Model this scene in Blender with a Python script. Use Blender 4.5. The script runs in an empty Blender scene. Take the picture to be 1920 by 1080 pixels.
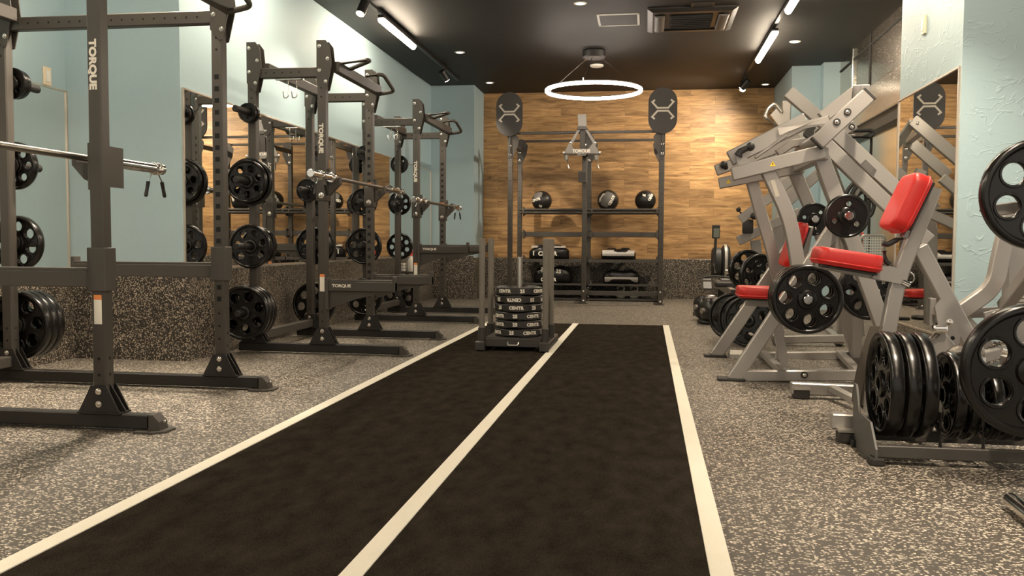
import bpy, bmesh, math, random
from mathutils import Vector as V, Matrix, Quaternion
random.seed(7)
SC = bpy.context.scene
COL = SC.collection
PI = math.pi

# ------------------------------------------------------------------ camera
U = 0.82                     # camera height in metres; room data were measured in camera heights
F_PX = 1635.5
YAW, PITCH, ROLL = 0.153425, 0.052218, 0.0061338
fwd = V((-math.sin(YAW)*math.cos(PITCH), math.cos(YAW)*math.cos(PITCH), -math.sin(PITCH)))
r0 = V((math.cos(YAW), math.sin(YAW), 0)); u0 = r0.cross(fwd)
rgt = math.cos(ROLL)*r0 + math.sin(ROLL)*u0
upv = -math.sin(ROLL)*r0 + math.cos(ROLL)*u0
CAM = V((0, 0, U))
cd = bpy.data.cameras.new('camera'); cam = bpy.data.objects.new('camera', cd); COL.objects.link(cam)
cd.sensor_width = 36.0; cd.lens = 36.0*F_PX/1920.0; cd.clip_start = 0.02; cd.clip_end = 100
cam.matrix_world = Matrix(((rgt.x, upv.x, -fwd.x, CAM.x), (rgt.y, upv.y, -fwd.y, CAM.y), (rgt.z, upv.z, -fwd.z, CAM.z), (0, 0, 0, 1)))
SC.camera = cam

# ------------------------------------------------------------------ world, exposure
SC.view_settings.view_transform = 'Standard'; SC.view_settings.look = 'None'
SC.view_settings.gamma = 1.0; SC.view_settings.use_curve_mapping = False
SC.view_settings.exposure = 2.5
wd = bpy.data.worlds.new('world'); SC.world = wd; wd.use_nodes = True
wd.node_tree.nodes['Background'].inputs[0].default_value = (0.95, 0.87, 0.75, 1)
wd.node_tree.nodes['Background'].inputs[1].default_value = 0.15
LED_STRENGTH = 19.0
LED_COL = (1.0, 0.83, 0.62)
RING_STRENGTH = 5.5
SPOT_W = 55.0

# ------------------------------------------------------------------ measuring helper: a pixel of the 1920x1080 frame on a room plane (metres)
def px(u, v, x=None, y=None, z=None):
    d = rgt*((u-960)/F_PX) - upv*((v-540)/F_PX) + fwd
    if x is not None: t = (x-CAM.x)/d.x
    elif y is not None: t = (y-CAM.y)/d.y
    else: t = (z-CAM.z)/d.z
    return CAM + d*t

# ------------------------------------------------------------------ materials
MAT = {}
def new_mat(name):
    m = bpy.data.materials.new(name); m.use_nodes = True
    nt = m.node_tree; b = nt.nodes['Principled BSDF']; MAT[name] = m
    return m, nt, b
def simple(name, col, rough=0.5, metal=0.0, emit=None, es=0.0, spec=None, coat=0.0, bump=None):
    m, nt, b = new_mat(name)
    b.inputs['Base Color'].default_value = (*col, 1); b.inputs['Roughness'].default_value = rough
    b.inputs['Metallic'].default_value = metal
    if spec is not None: b.inputs['Specular IOR Level'].default_value = spec
    if coat: b.inputs['Coat Weight'].default_value = coat; b.inputs['Coat Roughness'].default_value = 0.15
    if emit: b.inputs['Emission Color'].default_value = (*emit, 1); b.inputs['Emission Strength'].default_value = es
    if bump:
        n = nt.nodes.new('ShaderNodeTexNoise'); n.inputs['Scale'].default_value = bump[0]; n.inputs['Detail'].default_value = 4
        tc = nt.nodes.new('ShaderNodeTexCoord'); nt.links.new(tc.outputs['Object'], n.inputs['Vector'])
        bp = nt.nodes.new('ShaderNodeBump'); bp.inputs['Strength'].default_value = bump[1]; bp.inputs['Distance'].default_value = bump[2]
        nt.links.new(n.outputs['Fac'], bp.inputs['Height']); nt.links.new(bp.outputs['Normal'], b.inputs['Normal'])
    return m
simple('black_steel', (0.060, 0.053, 0.045), 0.46, 0.0, bump=(400, 0.15, 0.001))
simple('hole_shade_and_print', (0.004, 0.004, 0.004), 0.8)  # black that paints the shade inside holes; also used as black print
simple('bolt_steel', (0.75, 0.70, 0.64), 0.22, 1.0)
simple('bolt_black', (0.03, 0.028, 0.026), 0.3)
simple('plate_rubber', (0.0055, 0.0048, 0.0042), 0.24, spec=0.45)
simple('silver_paint', (0.375, 0.352, 0.328), 0.36, 0.55, bump=(500, 0.1, 0.0006))
simple('chrome', (0.85, 0.82, 0.78), 0.14, 1.0, bump=(150, 0.05, 0.0005))
simple('bar_shaft', (0.28, 0.26, 0.23), 0.35, 1.0)
simple('red_vinyl', (0.58, 0.026, 0.022), 0.38, bump=(260, 0.12, 0.002))
simple('grip_black', (0.018, 0.017, 0.016), 0.55)
simple('mirror_glass', (0.90, 0.91, 0.88), 0.0, 1.0)
simple('mirror_trim', (0.70, 0.62, 0.52), 0.3, 0.8)
simple('white_print', (0.85, 0.80, 0.70), 0.6)
simple('print_grey', (0.15, 0.14, 0.13), 0.6)
simple('orange_print', (0.85, 0.28, 0.08), 0.6)
simple('yellow_print', (0.85, 0.62, 0.05), 0.6)
simple('ceiling_paint', (0.0095, 0.0080, 0.0068), 0.62)
simple('track_black', (0.02, 0.019, 0.018), 0.4)
simple('vent_dark', (0.006, 0.006, 0.006), 0.7)
simple('lamp_white', (0.8, 0.76, 0.68), 0.4)
simple('white_plastic', (0.80, 0.77, 0.70), 0.4)
simple('switch_cream', (0.78, 0.66, 0.48), 0.4)
simple('red_plastic', (0.75, 0.06, 0.04), 0.35)
simple('matt_target', (0.032, 0.029, 0.026), 0.6)
simple('emblem_cream', (0.50, 0.46, 0.39), 0.5)
simple('ball_leather', (0.012, 0.011, 0.010), 0.38, bump=(120, 0.25, 0.002))
simple('bag_vinyl', (0.012, 0.011, 0.011), 0.25, bump=(25, 0.6, 0.01))
simple('bag_silver', (0.55, 0.52, 0.48), 0.28, bump=(30, 0.5, 0.008))
simple('kettlebell_iron', (0.018, 0.016, 0.014), 0.25)
simple('black_coat', (0.014, 0.012, 0.0105), 0.5)
simple('kettlebell_grey', (0.40, 0.38, 0.34), 0.4)
simple('sled_grey', (0.20, 0.18, 0.15), 0.45, 0.2)
simple('sled_black', (0.045, 0.041, 0.036), 0.45)
simple('urethane', (0.030, 0.027, 0.024), 0.42)
simple('dull_silver', (0.24, 0.225, 0.20), 0.45, 0.2)
simple('lcd_screen', (0.16, 0.18, 0.15), 0.25)
simple('alu_grey', (0.60, 0.57, 0.52), 0.3, 0.9)
simple('dark_rubber', (0.022, 0.020, 0.018), 0.6)
simple('towel_brown', (0.075, 0.062, 0.048), 0.85)
simple('label_grey', (0.085, 0.080, 0.074), 0.5)
simple('hole_web_steel', (0.62, 0.62, 0.58), 0.45, 0.3)
simple('led_diffuser', (1, 0.95, 0.85), 0.5, emit=LED_COL, es=LED_STRENGTH)
simple('ring_diffuser', (1, 0.95, 0.9), 0.5, emit=(1.0, 0.86, 0.74), es=RING_STRENGTH)
simple('spot_lens', (1, 0.95, 0.85), 0.5, emit=(1.0, 0.88, 0.68), es=9.0)
simple('downlight_lens', (0.9, 0.9, 0.85), 0.5, emit=(1.0, 0.9, 0.75), es=0.5)
simple('wood_block', (0.55, 0.36, 0.15), 0.5)

def ramp(nt, stops, src):
    r = nt.nodes.new('ShaderNodeValToRGB'); e = r.color_ramp.elements
    e[0].position, e[0].color = stops[0][0], (*stops[0][1], 1)
    e[1].position, e[1].color = stops[-1][0], (*stops[-1][1], 1)
    for p, c in stops[1:-1]:
        n = e.new(p); n.color = (*c, 1)
    nt.links.new(src, r.inputs['Fac']); return r
def coords(nt, scale=(1, 1, 1), rot=(0, 0, 0)):
    tc = nt.nodes.new('ShaderNodeTexCoord'); mp = nt.nodes.new('ShaderNodeMapping')
    mp.inputs['Scale'].default_value = scale; mp.inputs['Rotation'].default_value = rot
    nt.links.new(tc.outputs['Object'], mp.inputs['Vector']); return mp.outputs['Vector']
def math_node(nt, op, a, b=None):
    n = nt.nodes.new('ShaderNodeMath'); n.operation = op
    for i, s in enumerate((a, b)):
        if s is None: continue
        if isinstance(s, (int, float)): n.inputs[i].default_value = s
        else: nt.links.new(s, n.inputs[i])
    return n.outputs[0]

def fleck_rubber(name, base, fleck, scale, thr, rough, stretch=(1, 1, 1), bump=0.3):
    m, nt, b = new_mat(name)
    co = coords(nt, stretch)
    nz = nt.nodes.new('ShaderNodeTexNoise'); nz.inputs['Scale'].default_value = scale*0.5; nz.inputs['Detail'].default_value = 2
    nt.links.new(co, nz.inputs['Vector'])
    mx = nt.nodes.new('ShaderNodeVectorMath'); mx.operation = 'MULTIPLY_ADD'
    nt.links.new(nz.outputs['Color'], mx.inputs[0]); mx.inputs[1].default_value = (1.6/scale,)*3; nt.links.new(co, mx.inputs[2])
    vo = nt.nodes.new('ShaderNodeTexVoronoi'); vo.inputs['Scale'].default_value = scale; vo.inputs['Randomness'].default_value = 1.0
    nt.links.new(mx.outputs[0], vo.inputs['Vector'])
    sx = nt.nodes.new('ShaderNodeSeparateColor'); nt.links.new(vo.outputs['Color'], sx.inputs[0])
    # fleck where the random cell value is high and the point is well inside the cell
    inside = math_node(nt, 'LESS_THAN', vo.outputs['Distance'], 0.52)
    r = ramp(nt, [(thr-0.04, base), (thr+0.02, tuple(0.5*(x+y) for x, y in zip(base, fleck))), (0.98, fleck)], math_node(nt, 'MULTIPLY', sx.outputs[0], inside))
    big = nt.nodes.new('ShaderNodeTexNoise'); big.inputs['Scale'].default_value = 1.7; nt.links.new(co, big.inputs['Vector'])
    hs = nt.nodes.new('ShaderNodeHueSaturation'); nt.links.new(r.outputs['Color'], hs.inputs['Color'])
    nt.links.new(math_node(nt, 'MULTIPLY_ADD', big.outputs['Fac'], 0.3), hs.inputs['Value'])
    nt.nodes[-1].inputs[2].default_value = 0.85
    nt.links.new(hs.outputs['Color'], b.inputs['Base Color'])
    bp = nt.nodes.new('ShaderNodeBump'); bp.inputs['Strength'].default_value = bump; bp.inputs['Distance'].default_value = 0.004
    nt.links.new(sx.outputs[1], bp.inputs['Height']); nt.links.new(bp.outputs['Normal'], b.inputs['Normal'])
    b.inputs['Roughness'].default_value = rough
    return m
fleck_rubber('floor_rubber', (0.066, 0.056, 0.045), (0.76, 0.67, 0.54), 140, 0.63, 0.55, (0.75, 1.15, 1))
fleck_rubber('wainscot_rubber', (0.036, 0.031, 0.025), (0.62, 0.53, 0.41), 135, 0.60, 0.38, (1, 1, 1), 0.9)

def turf(name, base, lo):
    m, nt, b = new_mat(name); co = coords(nt, (1.6, 0.8, 1))
    n1 = nt.nodes.new('ShaderNodeTexNoise'); n1.inputs['Scale'].default_value = 260; n1.inputs['Detail'].default_value = 3; n1.inputs['Roughness'].default_value = 0.7
    nt.links.new(co, n1.inputs['Vector'])
    n2 = nt.nodes.new('ShaderNodeTexNoise'); n2.inputs['Scale'].default_value = 9; n2.inputs['Detail'].default_value = 6; nt.links.new(co, n2.inputs['Vector'])
    s = math_node(nt, 'ADD', n1.outputs['Fac'], math_node(nt, 'MULTIPLY', n2.outputs['Fac'], 0.45))
    r = ramp(nt, [(0.45, lo), (0.95, base)], s)
    nt.links.new(r.outputs['Color'], b.inputs['Base Color']); b.inputs['Roughness'].default_value = 0.9; b.inputs['Specular IOR Level'].default_value = 0.0
    bp = nt.nodes.new('ShaderNodeBump'); bp.inputs['Strength'].default_value = 0.8; bp.inputs['Distance'].default_value = 0.006
    nt.links.new(n1.outputs['Fac'], bp.inputs['Height']); nt.links.new(bp.outputs['Normal'], b.inputs['Normal'])
turf('turf_black', (0.056, 0.046, 0.036), (0.008, 0.0066, 0.005))
turf('turf_white', (0.98, 0.94, 0.82), (0.92, 0.86, 0.72))

def wall_paint(name, col, bscale, bstr, dist):
    m, nt, b = new_mat(name); co = coords(nt)
    n = nt.nodes.new('ShaderNodeTexNoise'); n.inputs['Scale'].default_value = bscale; n.inputs['Detail'].default_value = 3; nt.links.new(co, n.inputs['Vector'])
    r = ramp(nt, [(0.3, tuple(c*0.97 for c in col)), (0.7, col)], n.outputs['Fac'])
    nt.links.new(r.outputs['Color'], b.inputs['Base Color']); b.inputs['Roughness'].default_value = 0.6
    bp = nt.nodes.new('ShaderNodeBump'); bp.inputs['Strength'].default_value = bstr; bp.inputs['Distance'].default_value = dist
    nt.links.new(n.outputs['Fac'], bp.inputs['Height']); nt.links.new(bp.outputs['Normal'], b.inputs['Normal'])
wall_paint('blue_paint', (0.37, 0.50, 0.545), 60, 0.1, 0.002)
# trowelled, creased wall covering of the pillar on the right
def creased(name, col):
    m, nt, b = new_mat(name); co = coords(nt, (1.0, 1.0, 2.0), (0.25, 0.25, 0))
    n0 = nt.nodes.new('ShaderNodeTexNoise'); n0.inputs['Scale'].default_value = 3.2; n0.inputs['Detail'].default_value = 2.5; n0.inputs['Distortion'].default_value = 1.6; nt.links.new(co, n0.inputs['Vector'])
    d = math_node(nt, 'ABSOLUTE', math_node(nt, 'SUBTRACT', n0.outputs['Fac'], 0.5))
    h = ramp(nt, [(0.0, (1, 1, 1)), (0.03, (0, 0, 0))], d)
    n2 = nt.nodes.new('ShaderNodeTexNoise'); n2.inputs['Scale'].default_value = 4.5; n2.inputs['Detail'].default_value = 1; nt.links.new(co, n2.inputs['Vector'])
    mask = ramp(nt, [(0.42, (0, 0, 0)), (0.58, (1, 1, 1))], n2.outputs['Fac'])
    fine = nt.nodes.new('ShaderNodeTexNoise'); fine.inputs['Scale'].default_value = 22; fine.inputs['Detail'].default_value = 2; nt.links.new(co, fine.inputs['Vector'])
    hh = math_node(nt, 'ADD', math_node(nt, 'MULTIPLY', h.outputs['Color'], mask.outputs['Color']), math_node(nt, 'MULTIPLY', fine.outputs['Fac'], 0.25))
    b.inputs['Base Color'].default_value = (*col, 1); b.inputs['Roughness'].default_value = 0.5
    bp = nt.nodes.new('ShaderNodeBump'); bp.inputs['Strength'].default_value = 0.30; bp.inputs['Distance'].default_value = 0.009
    nt.links.new(hh, bp.inputs['Height']); nt.links.new(bp.outputs['Normal'], b.inputs['Normal'])
creased('creased_wall', (0.355, 0.47, 0.50))

def oak(name):
    m, nt, b = new_mat(name)
    tc = nt.nodes.new('ShaderNodeTexCoord')
    sp = nt.nodes.new('ShaderNodeSeparateXYZ'); nt.links.new(tc.outputs['Object'], sp.inputs[0])
    cb = nt.nodes.new('ShaderNodeCombineXYZ'); nt.links.new(sp.outputs['X'], cb.inputs[0]); nt.links.new(sp.outputs['Z'], cb.inputs[1])
    br = nt.nodes.new('ShaderNodeTexBrick'); br.offset = 0.37; br.offset_frequency = 2
    br.inputs['Scale'].default_value = 1.0; br.inputs['Brick Width'].default_value = 0.95; br.inputs['Row Height'].default_value = 0.135
    br.inputs['Mortar Size'].default_value = 0.0012; br.inputs['Mortar Smooth'].default_value = 0.3
    br.inputs['Color1'].default_value = (0, 0, 0, 1); br.inputs['Color2'].default_value = (1, 1, 1, 1); br.inputs['Mortar'].default_value = (0.5, 0.5, 0.5, 1)
    nt.links.new(cb.outputs[0], br.inputs['Vector'])
    # per plank offset so that the grain changes from plank to plank
    off = nt.nodes.new('ShaderNodeVectorMath'); off.operation = 'MULTIPLY_ADD'; off.inputs[1].default_value = (7, 3, 5)
    nt.links.new(br.outputs['Color'], off.inputs[0]); nt.links.new(cb.outputs[0], off.inputs[2])
    mp = nt.nodes.new('ShaderNodeMapping'); mp.inputs['Scale'].default_value = (1.3, 9, 1); nt.links.new(off.outputs[0], mp.inputs['Vector'])
    g = nt.nodes.new('ShaderNodeTexNoise'); g.inputs['Scale'].default_value = 2.2; g.inputs['Detail'].default_value = 7; g.inputs['Roughness'].default_value = 0.6; g.inputs['Distortion'].default_value = 0.7
    nt.links.new(mp.outputs['Vector'], g.inputs['Vector'])
    r = ramp(nt, [(0.28, (0.165, 0.082, 0.030)), (0.44, (0.35, 0.195, 0.076)), (0.58, (0.49, 0.285, 0.116)), (0.76, (0.64, 0.405, 0.185))], g.outputs['Fac'])
    hs = nt.nodes.new('ShaderNodeHueSaturation'); nt.links.new(r.outputs['Color'], hs.inputs['Color'])
    sx = nt.nodes.new('ShaderNodeSeparateColor'); nt.links.new(br.outputs['Color'], sx.inputs[0])
    v = math_node(nt, 'MULTIPLY', sx.outputs[0], 0.42); v2 = math_node(nt, 'ADD', v, 0.78)
    nt.links.new(v2, hs.inputs['Value'])
    dk = nt.nodes.new('ShaderNodeMix'); dk.data_type = 'RGBA'; nt.links.new(br.outputs['Fac'], dk.inputs['Factor'])
    nt.links.new(hs.outputs['Color'], dk.inputs['A']); dk.inputs['B'].default_value = (0.13, 0.07, 0.03, 1)
    # knots
    mk = nt.nodes.new('ShaderNodeMapping'); mk.inputs['Scale'].default_value = (1.0, 2.6, 1); nt.links.new(off.outputs[0], mk.inputs['Vector'])
    vo = nt.nodes.new('ShaderNodeTexVoronoi'); vo.inputs['Scale'].default_value = 1.5; nt.links.new(mk.outputs['Vector'], vo.inputs['Vector'])
    kn = ramp(nt, [(0.0, (0.75, 0.75, 0.75)), (0.07, (0, 0, 0))], vo.outputs['Distance'])
    k2 = nt.nodes.new('ShaderNodeMix'); k2.data_type = 'RGBA'; nt.links.new(kn.outputs['Color'], k2.inputs['Factor'])
    nt.links.new(dk.outputs['Result'], k2.inputs['A']); k2.inputs['B'].default_value = (0.11, 0.055, 0.022, 1)
    nt.links.new(k2.outputs['Result'], b.inputs['Base Color']); b.inputs['Roughness'].default_value = 0.5
oak('oak_planks')
def brushed(name, col, rough):
    m, nt, b = new_mat(name); co = coords(nt, (2, 2, 60))
    n = nt.nodes.new('ShaderNodeTexNoise'); n.inputs['Scale'].default_value = 6; n.inputs['Detail'].default_value = 3; nt.links.new(co, n.inputs['Vector'])
    r = ramp(nt, [(0.3, (rough*0.75,)*3), (0.7, (rough*1.3,)*3)], n.outputs['Fac'])
    nt.links.new(r.outputs['Color'], b.inputs['Roughness']); b.inputs['Base Color'].default_value = (*col, 1); b.inputs['Metallic'].default_value = 1.0
brushed('stainless', (0.62, 0.58, 0.52), 0.22)
brushed('stainless_pale', (0.68, 0.72, 0.69), 0.16)

# ------------------------------------------------------------------ mesh helpers
def ortho(t, up):
    t = t.normalized(); up = V(up)
    if abs(t.dot(up)) > 0.98: up = V((1, 0, 0)) if abs(t.x) < 0.9 else V((0, 1, 0))
    s = t.cross(up).normalized(); n = s.cross(t).normalized()
    return t, s, n
def fillet(pts, r, seg=5):
    pts = [V(p) for p in pts]; out = [pts[0]]
    for a, b, c in zip(pts, pts[1:], pts[2:]):
        d1 = (a-b); d2 = (c-b); l = min(r, d1.length*0.48, d2.length*0.48)
        p, q = b+d1.normalized()*l, b+d2.normalized()*l
        for i in range(seg+1):
            k = i/seg; out.append(p*(1-k)**2+b*2*k*(1-k)+q*k*k)
    out.append(pts[-1]); return out
class MB:
    """collects shapes in world coordinates; build() links them as one mesh object"""
    def __init__(s, *mats): s.v = []; s.f = []; s.m = []; s.sm = []; s.mats = list(mats); s.cur = 0
    def mat(s, name):
        if name not in s.mats: s.mats.append(name)
        s.cur = s.mats.index(name); return s
    def add(s, vs, fs, smooth=False):
        o = len(s.v); s.v += [V(p) for p in vs]
        for f in fs: s.f.append(tuple(i+o for i in f)); s.m.append(s.cur); s.sm.append(smooth)
        return s
    def rings(s, rings, closed=False, cap=True, smooth=False):
        n = len(rings[0]); vs = [p for r in rings for p in r]; fs = []
        L = len(rings)
        for i in range(L if closed else L-1):
            j = (i+1) % L
            for k in range(n):
                k2 = (k+1) % n; fs.append((i*n+k, i*n+k2, j*n+k2, j*n+k))
        if cap and not closed:
            fs.append(tuple(range(n-1, -1, -1))); fs.append(tuple((L-1)*n+k for k in range(n)))
        s.add(vs, fs, smooth)
        if cap and not closed and smooth: s.sm[-1] = s.sm[-2] = False
        return s
    def box(s, lo, hi, bev=0.0):
        lo, hi = V(lo), V(hi); c = (lo+hi)/2
        return s.beam(V((c.x, c.y, lo.z)), V((c.x, c.y, hi.z)), hi.x-lo.x, hi.y-lo.y, up=(0, 1, 0), bev=bev)
    def sect(s, c, a, b, w, d, bev):
        w, d = w/2, d/2; bev = min(bev, w*0.9, d*0.9)
        if bev <= 0: q = [(-w, -d), (w, -d), (w, d), (-w, d)]
        else: q = [(-w+bev, -d), (w-bev, -d), (w, -d+bev), (w, d-bev), (w-bev, d), (-w+bev, d), (-w, d-bev), (-w, -d+bev)]
        return [c+a*x+b*y for x, y in q]
    def beam(s, p0, p1, w, d=None, up=(0, 0, 1), bev=0.004):
        """rectangular tube from p0 to p1; w is across (sideways), d along the up direction"""
        p0, p1 = V(p0), V(p1); d = d or w; t, a, b = ortho(p1-p0, up); e = min(bev, (p1-p0).length*0.3)
        if bev > 0:
            R = [s.sect(p0, a, b, w-2*e, d-2*e, bev*0.5), s.sect(p0+t*e*0.3, a, b, w-0.6*e, d-0.6*e, bev*0.8), s.sect(p0+t*e, a, b, w, d, bev), s.sect(p1-t*e, a, b, w, d, bev), s.sect(p1-t*e*0.3, a, b, w-0.6*e, d-0.6*e, bev*0.8), s.sect(p1, a, b, w-2*e, d-2*e, bev*0.5)]
        else: R = [s.sect(p0, a, b, w, d, 0), s.sect(p1, a, b, w, d, 0)]
        return s.rings(R)
    def path(s, pts, n, w, d, bev=0.004):
        """rectangular section swept along a planar path with plane normal n; w along n, d in the plane"""
        pts = [V(p) for p in pts]; n = V(n).normalized(); R = []
        for i, p in enumerate(pts):
            t0 = (p-pts[i-1]).normalized() if i else None; t1 = (pts[i+1]-p).normalized() if i < len(pts)-1 else None
            t = (t0 or t1) if not (t0 and t1) else (t0+t1).normalized()
            k = 1.0 if not (t0 and t1) else 1/max(0.5, t.dot(t1))
            b = t.cross(n).normalized(); R.append(s.sect(p, n, b, w, d*k, bev))
        return s.rings(R)
    def tube(s, pts, r, n=10, closed=False, cap=True):
        pts = [V(p) for p in pts]; L = len(pts); R = []; prev = None
        for i, p in enumerate(pts):
            if closed: t = (pts[(i+1) % L]-pts[i-1]).normalized()
            else:
                a = pts[max(0, i-1)]; b = pts[min(L-1, i+1)]; t = (b-a).normalized()
            if prev is None: _, x, y = ortho(t, (0, 0, 1))
            else: x = (prev-t*prev.dot(t)).normalized(); y = t.cross(x)
            prev = x; rr = r[i] if isinstance(r, (list, tuple)) else r
            R.append([p+(x*math.cos(2*PI*k/n)+y*math.sin(2*PI*k/n))*rr for k in range(n)])
        return s.rings(R, closed=closed, cap=cap, smooth=True)
    def cyl(s, p0, p1, r, n=16, r1=None, bev=0.0):
        p0, p1 = V(p0), V(p1); r1 = r if r1 is None else r1; t, x, y = ortho(p1-p0, (0, 0, 1))
        prof = [(r, 0), (r1, (p1-p0).length)] if not bev else [(r-bev, 0), (r, bev), (r1, (p1-p0).length-bev), (r1-bev, (p1-p0).length)]
        return s.lathe(p0, t, prof, n)
    def lathe(s, c, ax, prof, n=24, cap=True):
        t, x, y = ortho(V(ax), (0, 0, 1)); c = V(c)
        R = [[c+t*h+(x*math.cos(2*PI*k/n)+y*math.sin(2*PI*k/n))*max(r, 1e-5) for k in range(n)] for r, h in prof]
        return s.rings(R, cap=cap, smooth=True)
    def torus(s, c, ax, R, r, n=40, m=10):
        t, x, y = ortho(V(ax), (0, 0, 1)); c = V(c)
        return s.tube([c+(x*math.cos(2*PI*k/n)+y*math.sin(2*PI*k/n))*R for k in range(n)], r, m, closed=True)
    def prism(s, pts, th):
        pts = [V(p) for p in pts]; th = V(th); n = len(pts)
        return s.rings([[p-th/2 for p in pts], [p+th/2 for p in pts]])
    def ball(s, c, r, n=20, m=14, sc=(1, 1, 1)):
        c = V(c); R = []
        for i in range(m+1):
            a = -PI/2+PI*i/m; rr = max(math.cos(a), 1e-4)
            R.append([c+V((rr*math.cos(2*PI*k/n)*sc[0], rr*math.sin(2*PI*k/n)*sc[1], math.sin(a)*sc[2]))*r for k in range(n)])
        return s.rings(R, smooth=True)
    def grid(s, P, smooth=True):
        a, b = len(P), len(P[0])
        return s.add([p for r in P for p in r], [(i*b+j, i*b+j+1, (i+1)*b+j+1, (i+1)*b+j) for i in range(a-1) for j in range(b-1)], smooth)
    def bolt(s, p, n, r=0.011, h=0.007, m='bolt_steel'):
        c = s.cur; s.mat(m); p = V(p); n = V(n).normalized()
        s.lathe(p, n, [(r*1.35, 0), (r*1.35, h*0.3), (r, h*0.35), (r*0.95, h*0.8), (r*0.5, h*1.1), (0.0005, h*1.2)], 10); s.cur = c; return s
    def join(s, mesh, mtx):
        o = len(s.v); s.v += [mtx @ v.co for v in mesh.vertices]
        for p in mesh.polygons: s.f.append(tuple(i+o for i in p.vertices)); s.m.append(s.cur); s.sm.append(p.use_smooth)
        return s
    def mesh(s, name, origin=V((0, 0, 0))):
        me = bpy.data.meshes.new(name); me.from_pydata([tuple(p-origin) for p in s.v], [], s.f); me.update()
        for m in s.mats: me.materials.append(MAT[m])
        me.polygons.foreach_set('material_index', s.m); me.polygons.foreach_set('use_smooth', s.sm)
        bm = bmesh.new(); bm.from_mesh(me); bmesh.ops.recalc_face_normals(bm, faces=bm.faces[:]); bm.to_mesh(me); bm.free()
        if any(s.sm):
            try: me.set_sharp_from_angle(angle=math.radians(38))
            except Exception: pass
        return me
    def build(s, name, parent=None, label=None, origin=None):
        if parent is not None:
            o3 = V((0, 0, 0)); p = parent
            while p is not None: o3 += p.location; p = p.parent
            ob = bpy.data.objects.new(name, s.mesh(name, o3)); COL.objects.link(ob); ob.parent = parent
        else:
            o3 = V(origin) if origin is not None else V((0, 0, 0))
            ob = bpy.data.objects.new(name, s.mesh(name, o3)); ob.location = o3; COL.objects.link(ob)
        if label: ob['label'] = label
        return ob
def thing(name, label, cat, loc=(0, 0, 0), group=None):
    o = bpy.data.objects.new(name, None); COL.objects.link(o); o.location = loc; o.empty_display_size = 0.1
    return tag(o, label, cat, group)
def tag(o, label, cat, group=None):
    o['label'] = label; o['category'] = cat
    if group: o['group'] = group
    return o
def struct(mb, name):
    o = mb.build(name); o['kind'] = 'structure'; return o
def cap1(x): return x

def curve_mesh(splines, extr, bev, res=3):
    """flat polygon with holes (list of closed 2D outlines), extruded and edge-rounded, as mesh data"""
    cu = bpy.data.curves.new('outline', 'CURVE'); cu.dimensions = '2D'; cu.fill_mode = 'BOTH'; cu.extrude = extr; cu.bevel_depth = bev; cu.bevel_resolution = res
    for pts in splines:
        sp = cu.splines.new('POLY'); sp.points.add(len(pts)-1); sp.use_cyclic_u = True
        for q, (x, y) in zip(sp.points, pts): q.co = (x, y, 0, 1)
    ob = bpy.data.objects.new('outline', cu); COL.objects.link(ob)
    dg = bpy.context.evaluated_depsgraph_get(); me = bpy.data.meshes.new_from_object(ob.evaluated_get(dg)); bpy.data.objects.remove(ob); bpy.data.curves.remove(cu)
    return me
def circ(cx, cy, r, n=24, a0=0): return [(cx+r*math.cos(a0+2*PI*k/n), cy+r*math.sin(a0+2*PI*k/n)) for k in range(n)]
def text_mesh(txt, size, bold=0.0, extr=0.0006, spacing=1.0, shear=0.0):
    cu = bpy.data.curves.new('lettering', 'FONT'); cu.body = txt; cu.size = size; cu.align_x = 'CENTER'; cu.align_y = 'CENTER'
    cu.offset = bold; cu.extrude = extr; cu.space_character = spacing; cu.shear = shear; cu.resolution_u = 3
    ob = bpy.data.objects.new('lettering', cu); COL.objects.link(ob)
    dg = bpy.context.evaluated_depsgraph_get(); me = bpy.data.meshes.new_from_object(ob.evaluated_get(dg)); bpy.data.objects.remove(ob); bpy.data.curves.remove(cu)
    return me
def frame_mtx(o, xd, yd):
    xd = V(xd).normalized(); yd = V(yd).normalized(); zd = xd.cross(yd); o = V(o)
    return Matrix(((xd.x, yd.x, zd.x, o.x), (xd.y, yd.y, zd.y, o.y), (xd.z, yd.z, zd.z, o.z), (0, 0, 0, 1)))
def lettering(parent, txt, size, o, xd, yd, mat='white_print', bold=0.0, spacing=1.0, name='lettering', label=None, sx=1.0):
    m = MB(mat); m.join(text_mesh(txt, size, bold, 0.0006, spacing), frame_mtx(o, xd, yd) @ Matrix.Diagonal((sx, 1, 1, 1)))
    return m.build(name, parent, label)
X, Y, Z = V((1, 0, 0)), V((0, 1, 0)), V((0, 0, 1))

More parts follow.
